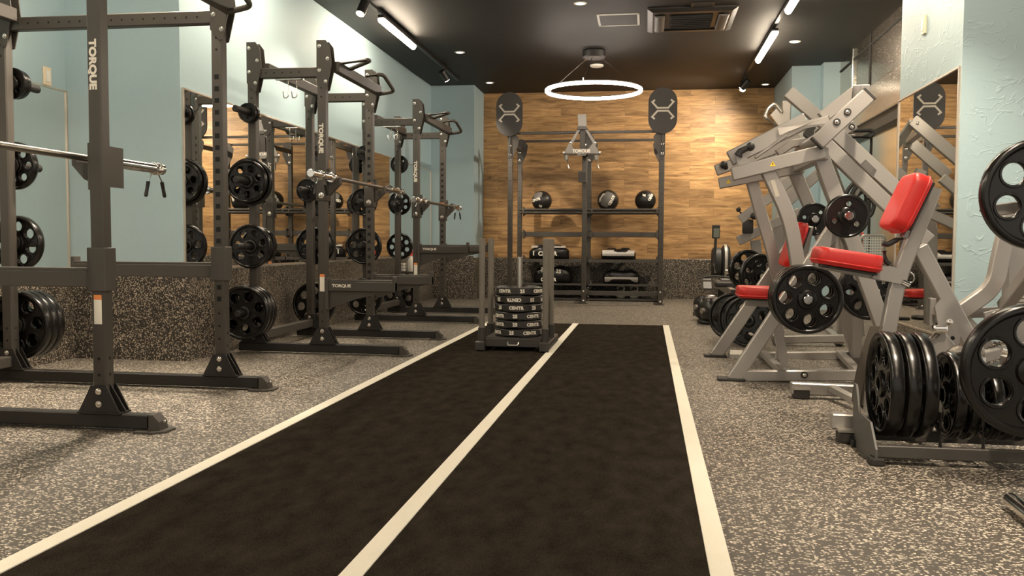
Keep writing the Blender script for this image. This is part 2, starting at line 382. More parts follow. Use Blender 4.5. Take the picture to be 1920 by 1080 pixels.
# ------------------------------------------------------------------ weight plates (axis = local Z)
PLATES = {}
def plate_data(R, t, nh, rh, rr, hub=0.056):
    key = (R, t, nh, rh, rr)
    if key in PLATES: return PLATES[key]
    m = MB('plate_rubber')
    hub = min(hub, R*0.42); N = 56; Ri = R*0.86
    # web with grip holes
    holes = [circ(rr*math.cos(2*PI*(k+0.25)/nh), rr*math.sin(2*PI*(k+0.25)/nh), rh, 20) for k in range(nh)]
    m.join(curve_mesh([circ(0, 0, Ri+0.002, N), circ(0, 0, 0.024, 16)]+holes, t*0.13, t*0.07), Matrix())
    # lips round the grip holes
    for k in range(nh):
        c = V((rr*math.cos(2*PI*(k+0.25)/nh), rr*math.sin(2*PI*(k+0.25)/nh), 0))
        for sgn in (1, -1): m.torus(c+Z*sgn*t*0.19, Z, rh+0.004, t*0.10, 20, 6)
    # rounded outer rim
    prof = []
    for a, r, h in [(0, Ri-0.002, 0.16), (0, Ri+0.003, 0.38), (0, Ri+0.010, 0.49), (0, R-0.010, 0.5), (0, R-0.003, 0.42), (0, R, 0.30)]: prof.append((r, h*t))
    full = prof+[(r, -h) for r, h in reversed(prof)]
    m.rings([[V((r*math.cos(2*PI*k/N), r*math.sin(2*PI*k/N), h)) for r, h in full] for k in range(N)], closed=True, smooth=True)
    hp = [(hub, 0.18), (hub-0.006, 0.40), (hub-0.014, 0.46), (0.030, 0.46), (0.026, 0.40)]
    hf = [(r, h*t) for r, h in hp]+[(r, -h*t) for r, h in reversed(hp)]
    m.rings([[V((r*math.cos(2*PI*k/28), r*math.sin(2*PI*k/28), h)) for r, h in hf] for k in range(28)], closed=True, smooth=True)
    PLATES[key] = m.mesh('weight_plate'); return PLATES[key]
KIND = {'L': (0.205, 0.052, 7, 0.040, 0.126), 'XL': (0.225, 0.058, 6, 0.049, 0.131), 'M': (0.172, 0.044, 7, 0.031, 0.105), 'S': (0.135, 0.036, 3, 0.020, 0.078), 'XS': (0.108, 0.030, 3, 0.014, 0.062)}
def plate(kind, c, ax, label, group=None, spin=0.0, R=None):
    k = KIND[kind]
    if R: s = R/k[0]; k = (round(R, 4), k[1], k[2], round(k[3]*s, 4), round(k[4]*s, 4))
    o = bpy.data.objects.new('weight_plate', plate_data(*k)); COL.objects.link(o); o.location = c
    q = Z.rotation_difference(V(ax)); o.rotation_mode = 'QUATERNION'; o.rotation_quaternion = q @ Quaternion((0, 0, 1), spin)
    return tag(o, label, 'weight plate', group)

# ------------------------------------------------------------------ the room
ZC = 3.062
XL, XR0 = -3.108, -3.95          # left wall; recessed left wall nearer the camera
YRET, YCOL, YB = 5.494, 12.36, 13.10
XP, YP0, YP1 = 1.82, 5.55, 6.84  # pillar on the right
XS = 2.32                        # stainless wall on the right
m = MB('floor_rubber'); m.box((-4.2, -3.5, -0.1), (4.2, 13.3, 0.0)); struct(m, 'floor')
m = MB('ceiling_paint'); m.box((-4.2, -3.5, ZC), (4.2, 13.3, ZC+0.1)); struct(m, 'ceiling')
m = MB('blue_paint')
m.prism([(XL, YRET, ZC/2), (XL, 13.3, ZC/2), (-4.1, 13.3, ZC/2), (-4.1, -3.5, ZC/2), (XR0, -3.5, ZC/2), (XR0, YRET, ZC/2)], (0, 0, ZC)); struct(m, 'wall_left')
m = MB('blue_paint'); m.box((XL, YCOL, 0), (-2.475, YB, ZC)); struct(m, 'wall_left_pier')
m = MB('oak_planks'); m.box((-2.475, YB, 0), (1.80, 13.25, ZC)); struct(m, 'wall_back')
m = MB('blue_paint'); m.box((1.775, 11.54, 0), (2.121, 13.25, ZC)); m.box((2.121, 11.35, 0), (3.2, 13.25, ZC)); struct(m, 'wall_right_pier')
m = MB('creased_wall'); m.box((XP, YP0, 0), (3.6, YP1, ZC)); struct(m, 'wall_right')
# stainless fronted bay behind the pillar
m = MB('stainless'); m.box((XS, YP1, 2.44), (XS+0.2, 11.35, ZC)); struct(m, 'wall_right_upper')
m = MB('stainless_pale'); m.box((XS+0.02, YP1, 0), (XS+0.2, 11.35, 2.44)); struct(m, 'wall_right_lower')
m = MB('stainless'); m.box((XS-0.10, YP1, 2.10), (XS+0.1, 11.348, 2.44), bev=0.01); struct(m, 'trim_1')
m = MB('track_black'); m.box((XS-0.06, YP1, 1.985), (XS+0.05, 11.348, 2.10)); struct(m, 'trim_2')
m = MB('vent_dark'); m.box((XS-0.008, 9.84, 2.44), (XS+0.02, 9.90, ZC)); m.box((XS-0.012, YP1, 2.93), (XS+0.02, 11.34, 2.95)); struct(m, 'trim_3')
m = MB('stainless_pale'); m.box((XS-0.03, 10.57, 2.44), (XS+0.02, 10.63, ZC), bev=0.006); struct(m, 'trim_4')
m = MB('vent_dark'); m.box((XS+0.008, 9.815, 0.6), (XS+0.03, 9.84, 1.985)); struct(m, 'trim_5')
# rubber wainscot
ZW = 0.62
def arc(cx, cy, r, a0, a1, n=8): return [(cx+r*math.cos(a0+(a1-a0)*k/n), cy+r*math.sin(a0+(a1-a0)*k/n)) for k in range(n+1)]
def wains(name, line, z, t=0.03):
    m = MB('wainscot_rubber'); L = [V((x, y, 0)) for x, y in line]; R = []
    for i, p in enumerate(L):
        a = L[max(0, i-1)]; b = L[min(len(L)-1, i+1)]; tt = (b-a).normalized(); n = V((tt.y, -tt.x, 0))
        k = 1/max(0.6, n.dot(V(((p-a).normalized().y, -(p-a).normalized().x, 0)))) if 0 < i < len(L)-1 else 1
        q = p+n*t*k; R.append([p+Z*0.0, q+Z*0.0, q+Z*(z-0.008), q*0.8+p*0.2+Z*z, p+Z*z])
    m.rings(R); return struct(m, name)
wains('baseboard_left', [(XR0, -3.4), (XR0, YRET-0.001), (XL+0.001, YRET-0.001), (XL+0.001, YCOL-0.001), (-2.476, YCOL-0.001)], ZW)
wains('baseboard_left_pier', [(-2.475, YCOL-0.031), (-2.475, YB-0.001), (-2.40, YB-0.001)], 0.595)
wains('baseboard_back', [(-2.44, YB-0.001), (1.774, YB-0.001)], 0.59)
wains('baseboard_right', [(3.4, YP0-0.0), (XP-0.001, YP0), (XP-0.001, YP1)][::-1], 0.25, 0.012)
wains('baseboard_right_pier', [(1.776, YB-0.03), (1.776, 11.541), (2.12, 11.541)], 0.59)

# ------------------------------------------------------------------ wall mirrors
def wall_mirror(label, xw, y0, y1, z0, z1, nx, npan, trim=0.012):
    t = thing('wall_mirror', label, 'mirror', (xw, (y0+y1)/2, z0))
    d = nx
    for i in range(npan):
        a = y0+(y1-y0)*i/npan; b = y0+(y1-y0)*(i+1)/npan
        m = MB('mirror_glass'); m.box((min(xw+d*0.001, xw+d*0.007), a+0.001, z0), (max(xw+d*0.001, xw+d*0.007), b-0.001, z1)); m.build('mirror_panel', t)
    m = MB('mirror_trim'); lo, hi = min(xw, xw+d*0.014), max(xw, xw+d*0.014)
    m.box((lo, y0-trim, z1), (hi, y1+trim, z1+trim)); m.box((lo, y0-trim, z0-trim), (hi, y1+trim, z0))
    m.box((lo, y0-trim, z0), (hi, y0, z1)); m.box((lo, y1, z0), (hi, y1+trim, z1)); m.build('frame_trim', t)
    return t
wall_mirror('long frameless panel mirror on the left blue wall above the black rubber dado', XL, YRET+0.03, YCOL-0.05, ZW+0.012, 1.835, 1, 5)
wall_mirror('near left mirror on the recessed wall below the light switch', XR0, 0.6, YRET-0.014, ZW+0.012, 1.825, 1, 4)
wall_mirror('tall narrow mirror on the right pillar reflecting an emblem disc', XP, YP0+0.025, YP1-0.02, 0.26, 1.868, -1, 1)

# ------------------------------------------------------------------ switches
t = thing('light_switch', 'cream light switch on the recessed left wall above the mirror', 'light switch', (XR0, 5.30, 1.90))
m = MB('switch_cream'); m.box((XR0, 5.262, 1.84), (XR0+0.012, 5.338, 1.96), bev=0.004); m.build('switch_plate', t)
m = MB('white_plastic'); m.box((XR0+0.012, 5.28, 1.862), (XR0+0.018, 5.32, 1.938), bev=0.003); m.build('rocker', t)
t = thing('light_switch', 'small cream switch high on the creased right pillar', 'light switch', (XP, 6.28, 2.29))
m = MB('switch_cream'); m.box((XP-0.016, 6.245, 2.23), (XP, 6.315, 2.35), bev=0.004); m.build('switch_plate', t)
m = MB('white_plastic'); m.box((XP-0.022, 6.262, 2.25), (XP-0.016, 6.298, 2.33), bev=0.003); m.build('rocker', t)

# ------------------------------------------------------------------ ceiling lights
def led_bar(x, y0, y1, label, z=2.955):
    t = thing('linear_lamp', label, 'ceiling lamp', (x, (y0+y1)/2, ZC), 'linear lamps on the ceiling tracks')
    m = MB('track_black'); m.box((x-0.03, y0-0.02, z+0.018), (x+0.03, y1+0.02, z+0.05), bev=0.006)
    for yy in (y0+0.2, y1-0.2): m.cyl((x, yy, z+0.05), (x, yy, ZC-0.03), 0.010, 8)
    m.build('lamp_housing', t)
    m = MB('led_diffuser'); R = []
    for yy in (y0, y1): R.append([V((x+0.034*math.cos(a), yy, z+0.016+0.045*math.sin(a))) for a in [PI+PI*k/8 for k in range(9)]])
    m.rings(R, smooth=True); m.build('diffuser', t)
def track(x, y0, y1, label):
    t = thing('lighting_track', label, 'lighting track', (x, (y0+y1)/2, ZC))
    m = MB('track_black'); m.box((x-0.018, y0, ZC-0.03), (x+0.018, y1, ZC)); m.build('track_rail', t)
XTL, XTR = -2.60, 1.25
track(XTL, -2.0, 11.85, 'black lighting track along the left side of the dark ceiling')
track(XTR, -2.0, 12.4, 'black lighting track along the right side of the dark ceiling')
led_bar(XTL+0.03, 8.25, 9.42, 'glowing linear lamp on the left ceiling track')
led_bar(XTR, 9.27, 10.63, 'glowing linear lamp on the right ceiling track, farther from the camera')
led_bar(XTR, 7.10, 8.42, 'glowing linear lamp on the right ceiling track cut off by the top edge')
for k in range(4):
    y = 5.6-k*2.2
    led_bar(XTL+0.03, y, y+1.2, 'linear lamp on the left track overhead, outside the photo'); led_bar(XTR, y-0.7, y+0.55, 'linear lamp on the right track overhead, outside the photo')
def spot(x, y, aim, label, ztop=ZC-0.03, zl=2.93, power=SPOT_W, cone=80):
    t = thing('track_spotlight', label, 'spotlight', (x, y, ZC), 'spotlights on the ceiling tracks')
    h = V((x, y, zl)); d = (V(aim)-h).normalized()
    m = MB('track_black'); m.box((x-0.015, y-0.05, ZC-0.055), (x+0.015, y+0.05, ZC-0.03)); m.cyl((x, y, ZC-0.055), h-d*0.03, 0.009, 8); m.build('mount_arm', t)
    m = MB('track_black'); m.cyl(h-d*0.075, h+d*0.065, 0.042, 20, bev=0.004); m.build('lamp_body', t)
    m = MB('spot_lens'); m.cyl(h+d*0.062, h+d*0.068, 0.036, 20); m.build('lens', t)
    L = bpy.data.lights.new('spot_light', 'SPOT'); L.energy = power; L.color = (1.0, 0.85, 0.66); L.spot_size = math.radians(cone); L.spot_blend = 0.9; L.shadow_soft_size = 0.04
    o = bpy.data.objects.new('spot_beam', L); COL.objects.link(o); o.parent = t; o.location = h+d*0.09-t.location; o.rotation_mode = 'QUATERNION'; o.rotation_quaternion = V((0, 0, -1)).rotation_difference(d)
spot(XTL+0.02, 7.72, (-2.9, 6.9, 1.4), 'black spotlight on the left track beside the linear lamp', power=22)
spot(XTL+0.02, 10.95, (-1.3, 13.05, 0.6), 'black spotlight at the far end of the left track', power=32, cone=42)
spot(XTR, 12.05, (-0.6, 13.05, 0.8), 'black twin spotlight at the far end of the right track', power=36, cone=155)
spot(XTR, 12.25, (0.9, 11.2, 1.0), 'second black spotlight at the far end of the right track', zl=2.95, power=14)
for yy, ax_ in ((4.6, -2.9), (2.2, -2.9), (5.0, -3.1)): spot(XTL+0.02, yy, (ax_, yy-0.6, 1.2), 'spotlight on the left track overhead, outside the photo')
for yy in (4.6, 2.4): spot(XTR, yy, (1.6, yy+0.5, 0.8), 'spotlight on the right track overhead, outside the photo')

# ring pendant
RC = V((-0.646, 10.33, 2.60))
t = thing('ring_pendant', 'large glowing ring pendant hanging from the dark ceiling', 'pendant lamp', (RC.x, RC.y, ZC))
m = MB('track_black'); m.cyl((RC.x, RC.y, ZC-0.09), (RC.x, RC.y, ZC), 0.135, 32, bev=0.012); m.build('canopy', t)
m = MB('track_black'); m.rings([[RC+V((r*math.cos(a), r*math.sin(a), h)) for r, h in ((0.540, 0.0), (0.560, 0.0), (0.560, 0.024), (0.540, 0.024))] for a in [2*PI*k/64 for k in range(64)]], closed=True); m.build('ring_housing', t)
m = MB('ring_diffuser'); m.rings([[RC+V((r*math.cos(a), r*math.sin(a), h)) for r, h in ((0.538, -0.022), (0.562, -0.022), (0.568, -0.014), (0.568, 0.008), (0.560, 0.014), (0.540, 0.014), (0.532, 0.008), (0.532, -0.014))] for a in [2*PI*k/64 for k in range(64)]], closed=True, smooth=True); m.build('ring_diffuser', t)
for k in range(3):
    a = (2.9, 0.15, -PI/2-0.15)[k]
    m = MB('bolt_steel'); m.tube([RC+V((0.55*math.cos(a), 0.55*math.sin(a), 0.02)), V((RC.x+0.09*math.cos(a), RC.y+0.09*math.sin(a), ZC-0.09))], 0.004, 6)
    m.cyl(RC+V((0.55*math.cos(a), 0.55*math.sin(a), 0.02)), RC+V((0.55*math.cos(a), 0.55*math.sin(a), 0.05)), 0.010, 8); m.build('suspension_cable', t)
p = px(1119, 122, z=ZC)
t = thing('ceiling_speaker', 'round white disc fitting on the ceiling behind the ring pendant', 'ceiling fitting', (p.x, p.y, ZC))
m = MB('lamp_white'); m.lathe((p.x, p.y, ZC), -Z, [(0.0, 0.0), (0.085, 0.0), (0.085, 0.012), (0.075, 0.022), (0.0, 0.026)], 24); m.build('disc', t)

def downlight(x, y, label):
    t = thing('recessed_downlight', label, 'downlight', (x, y, ZC), 'small recessed downlights')
    m = MB('lamp_white'); m.lathe((x, y, ZC+0.004), -Z, [(0.062, 0.0), (0.062, 0.006), (0.055, 0.010), (0.040, 0.008), (0.040, 0.0)], 24, cap=False); m.build('trim_ring', t)
    m = MB('downlight_lens'); m.cyl((x, y, ZC+0.002), (x, y, ZC-0.006), 0.040, 20); m.build('lens', t)
for (u, v), l in (((1088, 6), 'recessed downlight near the top edge left of the white ceiling hatch'), ((862, 98), 'recessed downlight on the dark ceiling beside the left lighting track'), ((918, 155), 'faint recessed downlight above the left emblem disc'), ((1491, 78), 'recessed downlight right of the right linear lamp'), ((1435, 158), 'recessed downlight close to the back wall at right')):
    p = px(u, v, z=ZC); downlight(p.x, p.y, l)
# access hatch, air conditioner, grilles
a, b = px(1118, 27, z=ZC), px(1199, 47, z=ZC)
x0, x1, y0, y1 = -0.525, -0.108, 8.72, 9.18
t = thing('ceiling_hatch', 'dark ceiling access hatch with a thin white frame', 'ceiling hatch', ((x0+x1)/2, (y0+y1)/2, ZC))
m = MB('white_plastic')
for lo, hi in (((x0, y0), (x1, y0+0.022)), ((x0, y1-0.022), (x1, y1)), ((x0, y0), (x0+0.022, y1)), ((x1-0.022, y0), (x1, y1))): m.box((*lo, ZC-0.008), (*hi, ZC))
m.build('hatch_frame', t)
m = MB('ceiling_paint'); m.box((x0+0.022, y0+0.022, ZC-0.004), (x1-0.022, y1-0.022, ZC)); m.build('hatch_panel', t)
x0, x1, y0, y1 = -0.03, 0.82, 8.55, 9.46
t = thing('air_conditioner', 'dark cassette air conditioner set into the ceiling', 'air conditioner', ((x0+x1)/2, (y0+y1)/2, ZC))
m = MB('track_black'); R = []
m.rings([[V((x, y, z)) for x, y in ((x0+e, y0+e), (x1-e, y0+e), (x1-e, y1-e), (x0+e, y1-e))] for e, z in ((0, ZC), (0, ZC-0.012), (0.05, ZC-0.035), (0.12, ZC-0.035), (0.12, ZC-0.02))]); m.build('cassette_panel', t)
m = MB('vent_dark'); m.box((x0+0.22, y0+0.22, ZC-0.042), (x1-0.22, y1-0.22, ZC-0.02))
for k in range(7):
    yy = y0+0.25+k*(y1-y0-0.5)/6; m.box((x0+0.23, yy-0.006, ZC-0.047), (x1-0.23, yy+0.006, ZC-0.041))
m.build('intake_grille', t)
for xa in (x0+0.07, x1-0.17):
    m = MB('label_grey'); m.rings([[V((xa+0.05+0.05*math.cos(g), yy, ZC-0.04-0.018*math.sin(g))) for g in [PI*k/6 for k in range(7)]] for yy in (y0+0.16, y1-0.16)], smooth=True); m.build('air_louvre', t)
def grille(x0, x1, y0, y1, label):
    t = thing('ceiling_grille', label, 'air grille', ((x0+x1)/2, (y0+y1)/2, ZC))
    m = MB('track_black'); m.box((x0, y0, ZC-0.01), (x1, y1, ZC)); m.build('grille_frame', t)
    m = MB('vent_dark')
    for k in range(5):
        yy = y0+0.03+k*(y1-y0-0.06)/4; m.box((x0+0.02, yy-0.008, ZC-0.013), (x1-0.02, yy+0.008, ZC-0.009))
    m.build('slats', t)
grille(0.375, 0.59, 8.42, 8.72, 'small dark air grille on the ceiling right of the ring pendant')
grille(-2.42, -2.24, 7.35, 7.7, 'small dark air grille on the ceiling beside the left linear lamp')

# ------------------------------------------------------------------ turf lane
XT0, XT1, XT2, XT3 = -1.57, -0.70, 0.163, 0.222
YT1 = 8.72
t = thing('turf_lane', 'black artificial turf lane with three white lines down the gym floor', 'turf lane', (-0.68, 3.0, 0))
m = MB('turf_black'); m.box((XT0-0.03, -1.5, 0), (XT3, YT1, 0.009)); m.build('turf_mat', t)
for a, b in ((XT0-0.03, XT0+0.03), (XT1-0.029, XT1+0.029), (XT2, XT3)):
    m = MB('turf_white'); m.box((a, -1.5, 0.004), (b, YT1, 0.0125), bev=0.002); m.build('lane_line', t)

# ------------------------------------------------------------------ power racks
WP = 0.062                     # upright section
XF = -2.32
def square_hole_shade(m, x, y, z0, z1, step=0.0635, s=0.013, face=-1):  # flush black boxes paint the darkness of square holes; nothing is cut
    c = m.cur; m.mat('hole_shade_and_print'); z = z0
    while z < z1: m.box((x-s, y+face*(WP/2+0.0006), z-s), (x+s, y+face*(WP/2-0.004), z+s)) if face < 0 else m.box((x-s, y+WP/2-0.004, z-s), (x+s, y+WP/2+0.0006, z+s)); z += step
    m.cur = c
def round_hole_shade(m, p, n, zs, r=0.007):  # black discs on the face stand for the shade in round holes
    c = m.cur; m.mat('hole_shade_and_print'); n = V(n)
    for z in zs:
        q = V((p[0], p[1], z))+n*(WP/2); m.cyl(q-n*0.004, q+n*0.0006, r, 10)
    m.cur = c
def foot(parent, x0, x1, y, posts):
    m = MB('black_coat'); m.beam((x0, y, 0.042), (x1-0.05, y, 0.042), WP, WP, bev=0.005)
    m.mat('black_steel')
    m.prism([(x1-0.06, y, 0.010), (x1, y, 0.010), (x1-0.006, y, 0.045), (x1-0.035, y, 0.074), (x1-0.06, y, 0.074)], (0, WP, 0))
    m.build('base_foot', parent)
    m = MB('black_steel'); m.prism([(x1-0.10, y-0.075, 0.005), (x1-0.01, y-0.075, 0.005), (x1+0.03, y-0.04, 0.005), (x1+0.03, y+0.04, 0.005), (x1-0.01, y+0.075, 0.005), (x1-0.10, y+0.075, 0.005)], (0, 0, 0.010))
    m.mat('hole_shade_and_print'); m.cyl((x1-0.04, y-0.053, 0.006), (x1-0.04, y-0.053, 0.0106), 0.010, 10); m.mat('bolt_steel'); m.bolt((x1-0.001, y, 0.045), X, 0.006); m.build('floor_flange', parent)  # flange hole is a black disc painting its shade
    for xp in posts:
        m = MB('black_coat')
        for sg in (-1, 1):
            yy = y+sg*(WP/2+0.004)
            m.prism([(xp-0.095, yy, 0.073), (xp+0.095, yy, 0.073), (xp+0.095, yy, 0.082), (xp+0.036, yy, 0.195), (xp-0.036, yy, 0.195), (xp-0.095, yy, 0.082)], (0, 0.007, 0))
            for zb in (0.115, 0.17): m.bolt((xp, yy+sg*0.003, zb), (0, sg, 0))
        m.box((xp-0.10, y-WP/2-0.012, 0.073), (xp+0.10, y+WP/2+0.012, 0.080))
        for sg in (-1, 1): m.prism([(xp+sg*WP/2, y, 0.08), (xp+sg*0.105, y, 0.08), (xp+sg*WP/2, y, 0.20)], (0, 0.007, 0))
        m.build('foot_gusset', parent)
def upright(parent, x, y, z1, logo=False, holes=False, sticker=None, z0=0.078):
    m = MB('black_steel'); m.box((x-WP/2, y-WP/2, z0), (x+WP/2, y+WP/2, z1), bev=0.006)
    if holes: square_hole_shade(m, x, y, 0.50, 1.72)
    round_hole_shade(m, (x, y), (0, -1, 0), [0.28, 0.35, 0.42] if holes else [0.24, 0.31])
    round_hole_shade(m, (x, y), (0, -1, 0), [z1-0.08-0.0635*k for k in range(6)])
    round_hole_shade(m, (x, y), (1, 0, 0), [0.24, 0.31]+[z1-0.08-0.0635*k for k in range(4)])
    o = m.build('upright', parent)
    if logo:
        lettering(o, 'TORQUE', 0.043, (x-0.004, y-WP/2-0.0008, logo), (0, 0, -1), (1, 0, 0), bold=0.0022, spacing=1.0, sx=1.2)
    if sticker:
        mm = MB('white_print'); mm.box((x-0.018, y-WP/2-0.0012, sticker), (x+0.018, y-WP/2, sticker+0.115)); mm.mat('orange_print'); mm.box((x-0.018, y-WP/2-0.0014, sticker+0.105), (x+0.018, y-WP/2, sticker+0.125))
        mm.build('warning_sticker', o, 'white warning sticker with an orange header')
    return o
def side_beam(parent, x0, x1, y, z):
    m = MB('black_steel'); m.beam((x0+WP/2, y, z), (x1-WP/2, y, z), WP*0.9, 0.070, bev=0.004)
    n = int((x1-x0-0.15)/0.0635); c = m.cur; m.mat('hole_shade_and_print')
    for k in range(n):
        xx = x0+0.11+k*0.0635; m.cyl((xx, y-WP*0.45-0.0006, z), (xx, y-WP*0.45+0.004, z), 0.006, 10)  # beam holes are painted dark discs, not openings
    m.build('side_beam', parent)
    for xx, sg in ((x0, 1), (x1, -1)): pass
def head_gusset(parent, x, y, z, sx):
    m = MB('black_steel')
    for sg in (-1, 1):
        yy = y+sg*(WP/2+0.004)
        m.prism([(x-sx*(WP/2+0.001), yy, z-0.10), (x+sx*0.020, yy, z-0.16), (x+sx*0.040, yy, z-0.155), (x+sx*0.082, yy, z+0.02), (x+sx*0.068, yy, z+0.15), (x+sx*0.035, yy, z+0.192), (x-sx*(WP/2+0.001), yy, z+0.192)], (0, 0.007, 0))
        for zz, xx in ((z+0.15, -0.012), (z-0.02, -0.012), (z+0.06, sx*0.05), (z-0.10, sx*0.035)): m.bolt((x+xx, yy+sg*0.003, zz), (0, sg, 0), 0.010)
    m.build('gusset_plate', parent)
def pull_bar(parent, x, y0, y1, z):
    m = MB('black_steel'); m.beam((x, y0+WP/2, z), (x, y1-WP/2, z), WP*0.85, 0.075, bev=0.004); m.build('pull_up_beam', parent)
def handle_set(parent, x, y0, y1, z):
    # two straight grips near the close upright and one D grip near the far upright
    m = MB('black_steel'); m.tube(fillet([(x-0.02, y0+0.10, z+0.035), (x+0.19, y0+0.12, z+0.06), (x+0.192, y0+0.15, z+0.06), (x-0.02, y0+0.30, z+0.03)], 0.012), 0.0155, 10); m.build('straight_grip', parent)
    m = MB('black_steel'); m.tube(fillet([(x-0.02, y1-0.40, z+0.05), (x+0.115, y1-0.36, z+0.075), (x+0.135, y1-0.11, z-0.02), (x-0.02, y1-0.07, z-0.035)], 0.045, 6), 0.0155, 10); m.build('d_grip', parent)
def peg(parent, p, d, L=0.20):
    m = MB('black_coat'); p = V(p); d = V(d); m.cyl(p, p+d*L, 0.0235, 16, bev=0.004); m.cyl(p, p+d*0.006, 0.045, 16); return m.build('plate_peg', parent)
def j_cup(parent, x, y, z, sx, lab=None, face=-1, sticker=False):
    """bracket wrapped round the upright with a cradle reaching out along x"""
    m = MB('black_steel')
    m.box((x-WP/2-0.010, y-WP/2-0.008, z-0.16), (x+WP/2+0.010, y+WP/2+0.02, z+0.05), bev=0.004)
    xe = x+sx*(WP/2+0.01)
    m.prism([(xe, y+0.02, z+0.075), (xe, y+0.02, z-0.12), (xe+sx*0.055, y+0.02, z-0.065), (xe+sx*0.085, y+0.02, z-0.035), (xe+sx*0.085, y+0.02, z+0.010), (xe+sx*0.072, y+0.02, z+0.010), (xe+sx*0.062, y+0.02, z-0.014), (xe+sx*0.014, y+0.02, z-0.020), (xe+sx*0.010, y+0.02, z+0.075)], (0, 0.05, 0))
    m.bolt((x, y-WP/2-0.008, z-0.12), (0, -1, 0), 0.016, 0.012)
    o = m.build('bar_hook', parent)
    if sticker:
        mm = MB('orange_print'); mm.box((x-0.022, y-WP/2-0.0092, z+0.022), (x+0.022, y-WP/2-0.008, z+0.042)); mm.mat('white_print'); mm.box((x-0.022, y-WP/2-0.0092, z+0.008), (x+0.022, y-WP/2-0.008, z+0.022)); mm.build('warning_sticker', o, 'orange and white sticker')
    return o
def safety_arm(parent, x, y, z, sx, L, logo=True):
    m = MB('black_steel')
    m.box((x-WP/2-0.012, y-WP/2-0.010, z-0.052), (x+WP/2+0.012, y+WP/2+0.010, z+0.135), bev=0.004) if sx < 0 else m.box((x+WP/2-0.012, y-WP/2-0.010, z-0.17), (x+WP/2+0.014, y+WP/2+0.010, z+0.06), bev=0.004)
    xa = x+sx*(WP/2+0.012); m.beam((xa, y, z), (xa+sx*L, y, z), WP*0.9, 0.070, bev=0.004)
    m.beam((xa, y, z+0.041), (xa+sx*(L-0.012), y, z+0.041), WP*0.8, 0.014, bev=0.002)
    m.box((min(xa+sx*L, xa+sx*(L-0.022)), y-WP/2, z-0.035), (max(xa+sx*L, xa+sx*(L-0.022)), y+WP/2, z+0.075), bev=0.003)
    if sx > 0: m.prism([(xa, y, z-0.03), (xa+0.48, y, z-0.03), (xa+0.22, y, z-0.085), (xa+0.12, y, z-0.12), (xa, y, z-0.16)], (0, 0.016, 0))
    o = m.build('safety_arm', parent)
    if logo: lettering(o, 'TORQUE', 0.030, (xa+sx*(0.10 if sx > 0 else 0.56), y-WP*0.45-0.0008, z+0.004), (1, 0, 0), (0, 0, 1), bold=0.001, spacing=0.95, sx=1.2)
    return o
def hook_bracket(parent, x, y, z):
    m = MB('chrome'); m.box((x-0.10, y-0.02, z-0.008), (x+0.10, y+0.02, z)); m.build('hook_plate', parent, 'bright metal strip')
    for xx in (x-0.005, x+0.06):
        m = MB('chrome'); m.tube(fillet([(xx, y, z), (xx, y, z-0.13), (xx-0.035, y, z-0.14), (xx-0.04, y, z-0.09)], 0.02, 5), 0.005, 8); m.build('accessory_hook', parent, 'bright metal hook')
def rack(label, yn, yf, xb, xe, ztop=2.25, zbeam=2.03, arms=None, cups=None, near_back=True, hooks=True, group=None, zp=2.075, logo=1.55, sticker=0.40):
    t = thing('power_rack', label, 'power rack', ((XF+xb)/2, (yn+yf)/2, 0))
    for y in (yn, yf): foot(t, xb-0.12, xe, y, [XF, xb] if near_back or y == yf else [XF])
    upright(t, XF, yn, ztop, logo=logo, sticker=sticker); upright(t, XF, yf, ztop, holes=True)
    if near_back: upright(t, xb, yn, ztop)
    upright(t, xb, yf, ztop)
    if near_back: side_beam(t, xb, XF, yn, zbeam)
    side_beam(t, xb, XF, yf, zbeam)
    for y in (yn, yf):
        head_gusset(t, XF, y, 2.06, 1)
        if near_back or y == yf: head_gusset(t, xb, y, 2.06, 1)
    pull_bar(t, XF+0.085, yn, yf, zp); pull_bar(t, xb+0.085, yn, yf, zp) if near_back else None
    handle_set(t, XF+0.11, yn, yf, zp)
    for z in (0.12,):
        m = MB('black_steel'); m.beam((xb, yn+WP/2, z), (xb, yf-WP/2, z), WP, WP, bev=0.004); m.build('rear_crossmember', t)
    if hooks: hook_bracket(t, (XF+xb)/2, yn+0.02, zbeam-0.036)
    return t

YA0, YA1, Y20, Y21, Y30, Y31 = 3.44, 4.51, 6.05, 7.13, 8.63, 9.78
XBA, XB = -3.62, -2.85
RA = rack('nearest black power rack at the left edge, its logo upright closest to the camera', YA0, YA1, XBA, -2.04, hooks=False, logo=px(165, 124, y=YA0).z, sticker=px(170, 606, y=YA0).z)
R2 = rack('middle black half rack on the left, with outward safety arms and a loaded peg tower', Y20, Y21, XB, -1.69, logo=px(610, 260, y=Y20).z, sticker=px(609, 546, y=Y20).z)
R3 = rack('farthest black half rack on the left, beside the blue pier', Y30, Y31, XB, -1.66, logo=px(790, 322, y=Y30).z, sticker=px(789, 516, y=Y30).z)
for y in (YA0, YA1): safety_arm(RA, XF, y, 0.652, -1, 0.85, logo=(y == YA0))
for y in (Y20, Y21): safety_arm(R2, XF, y, 0.495, 1, 0.50, logo=(y == Y20))
for y in (Y30, Y31): safety_arm(R3, XF, y, 0.742, 1, 0.50, logo=(y == Y30))

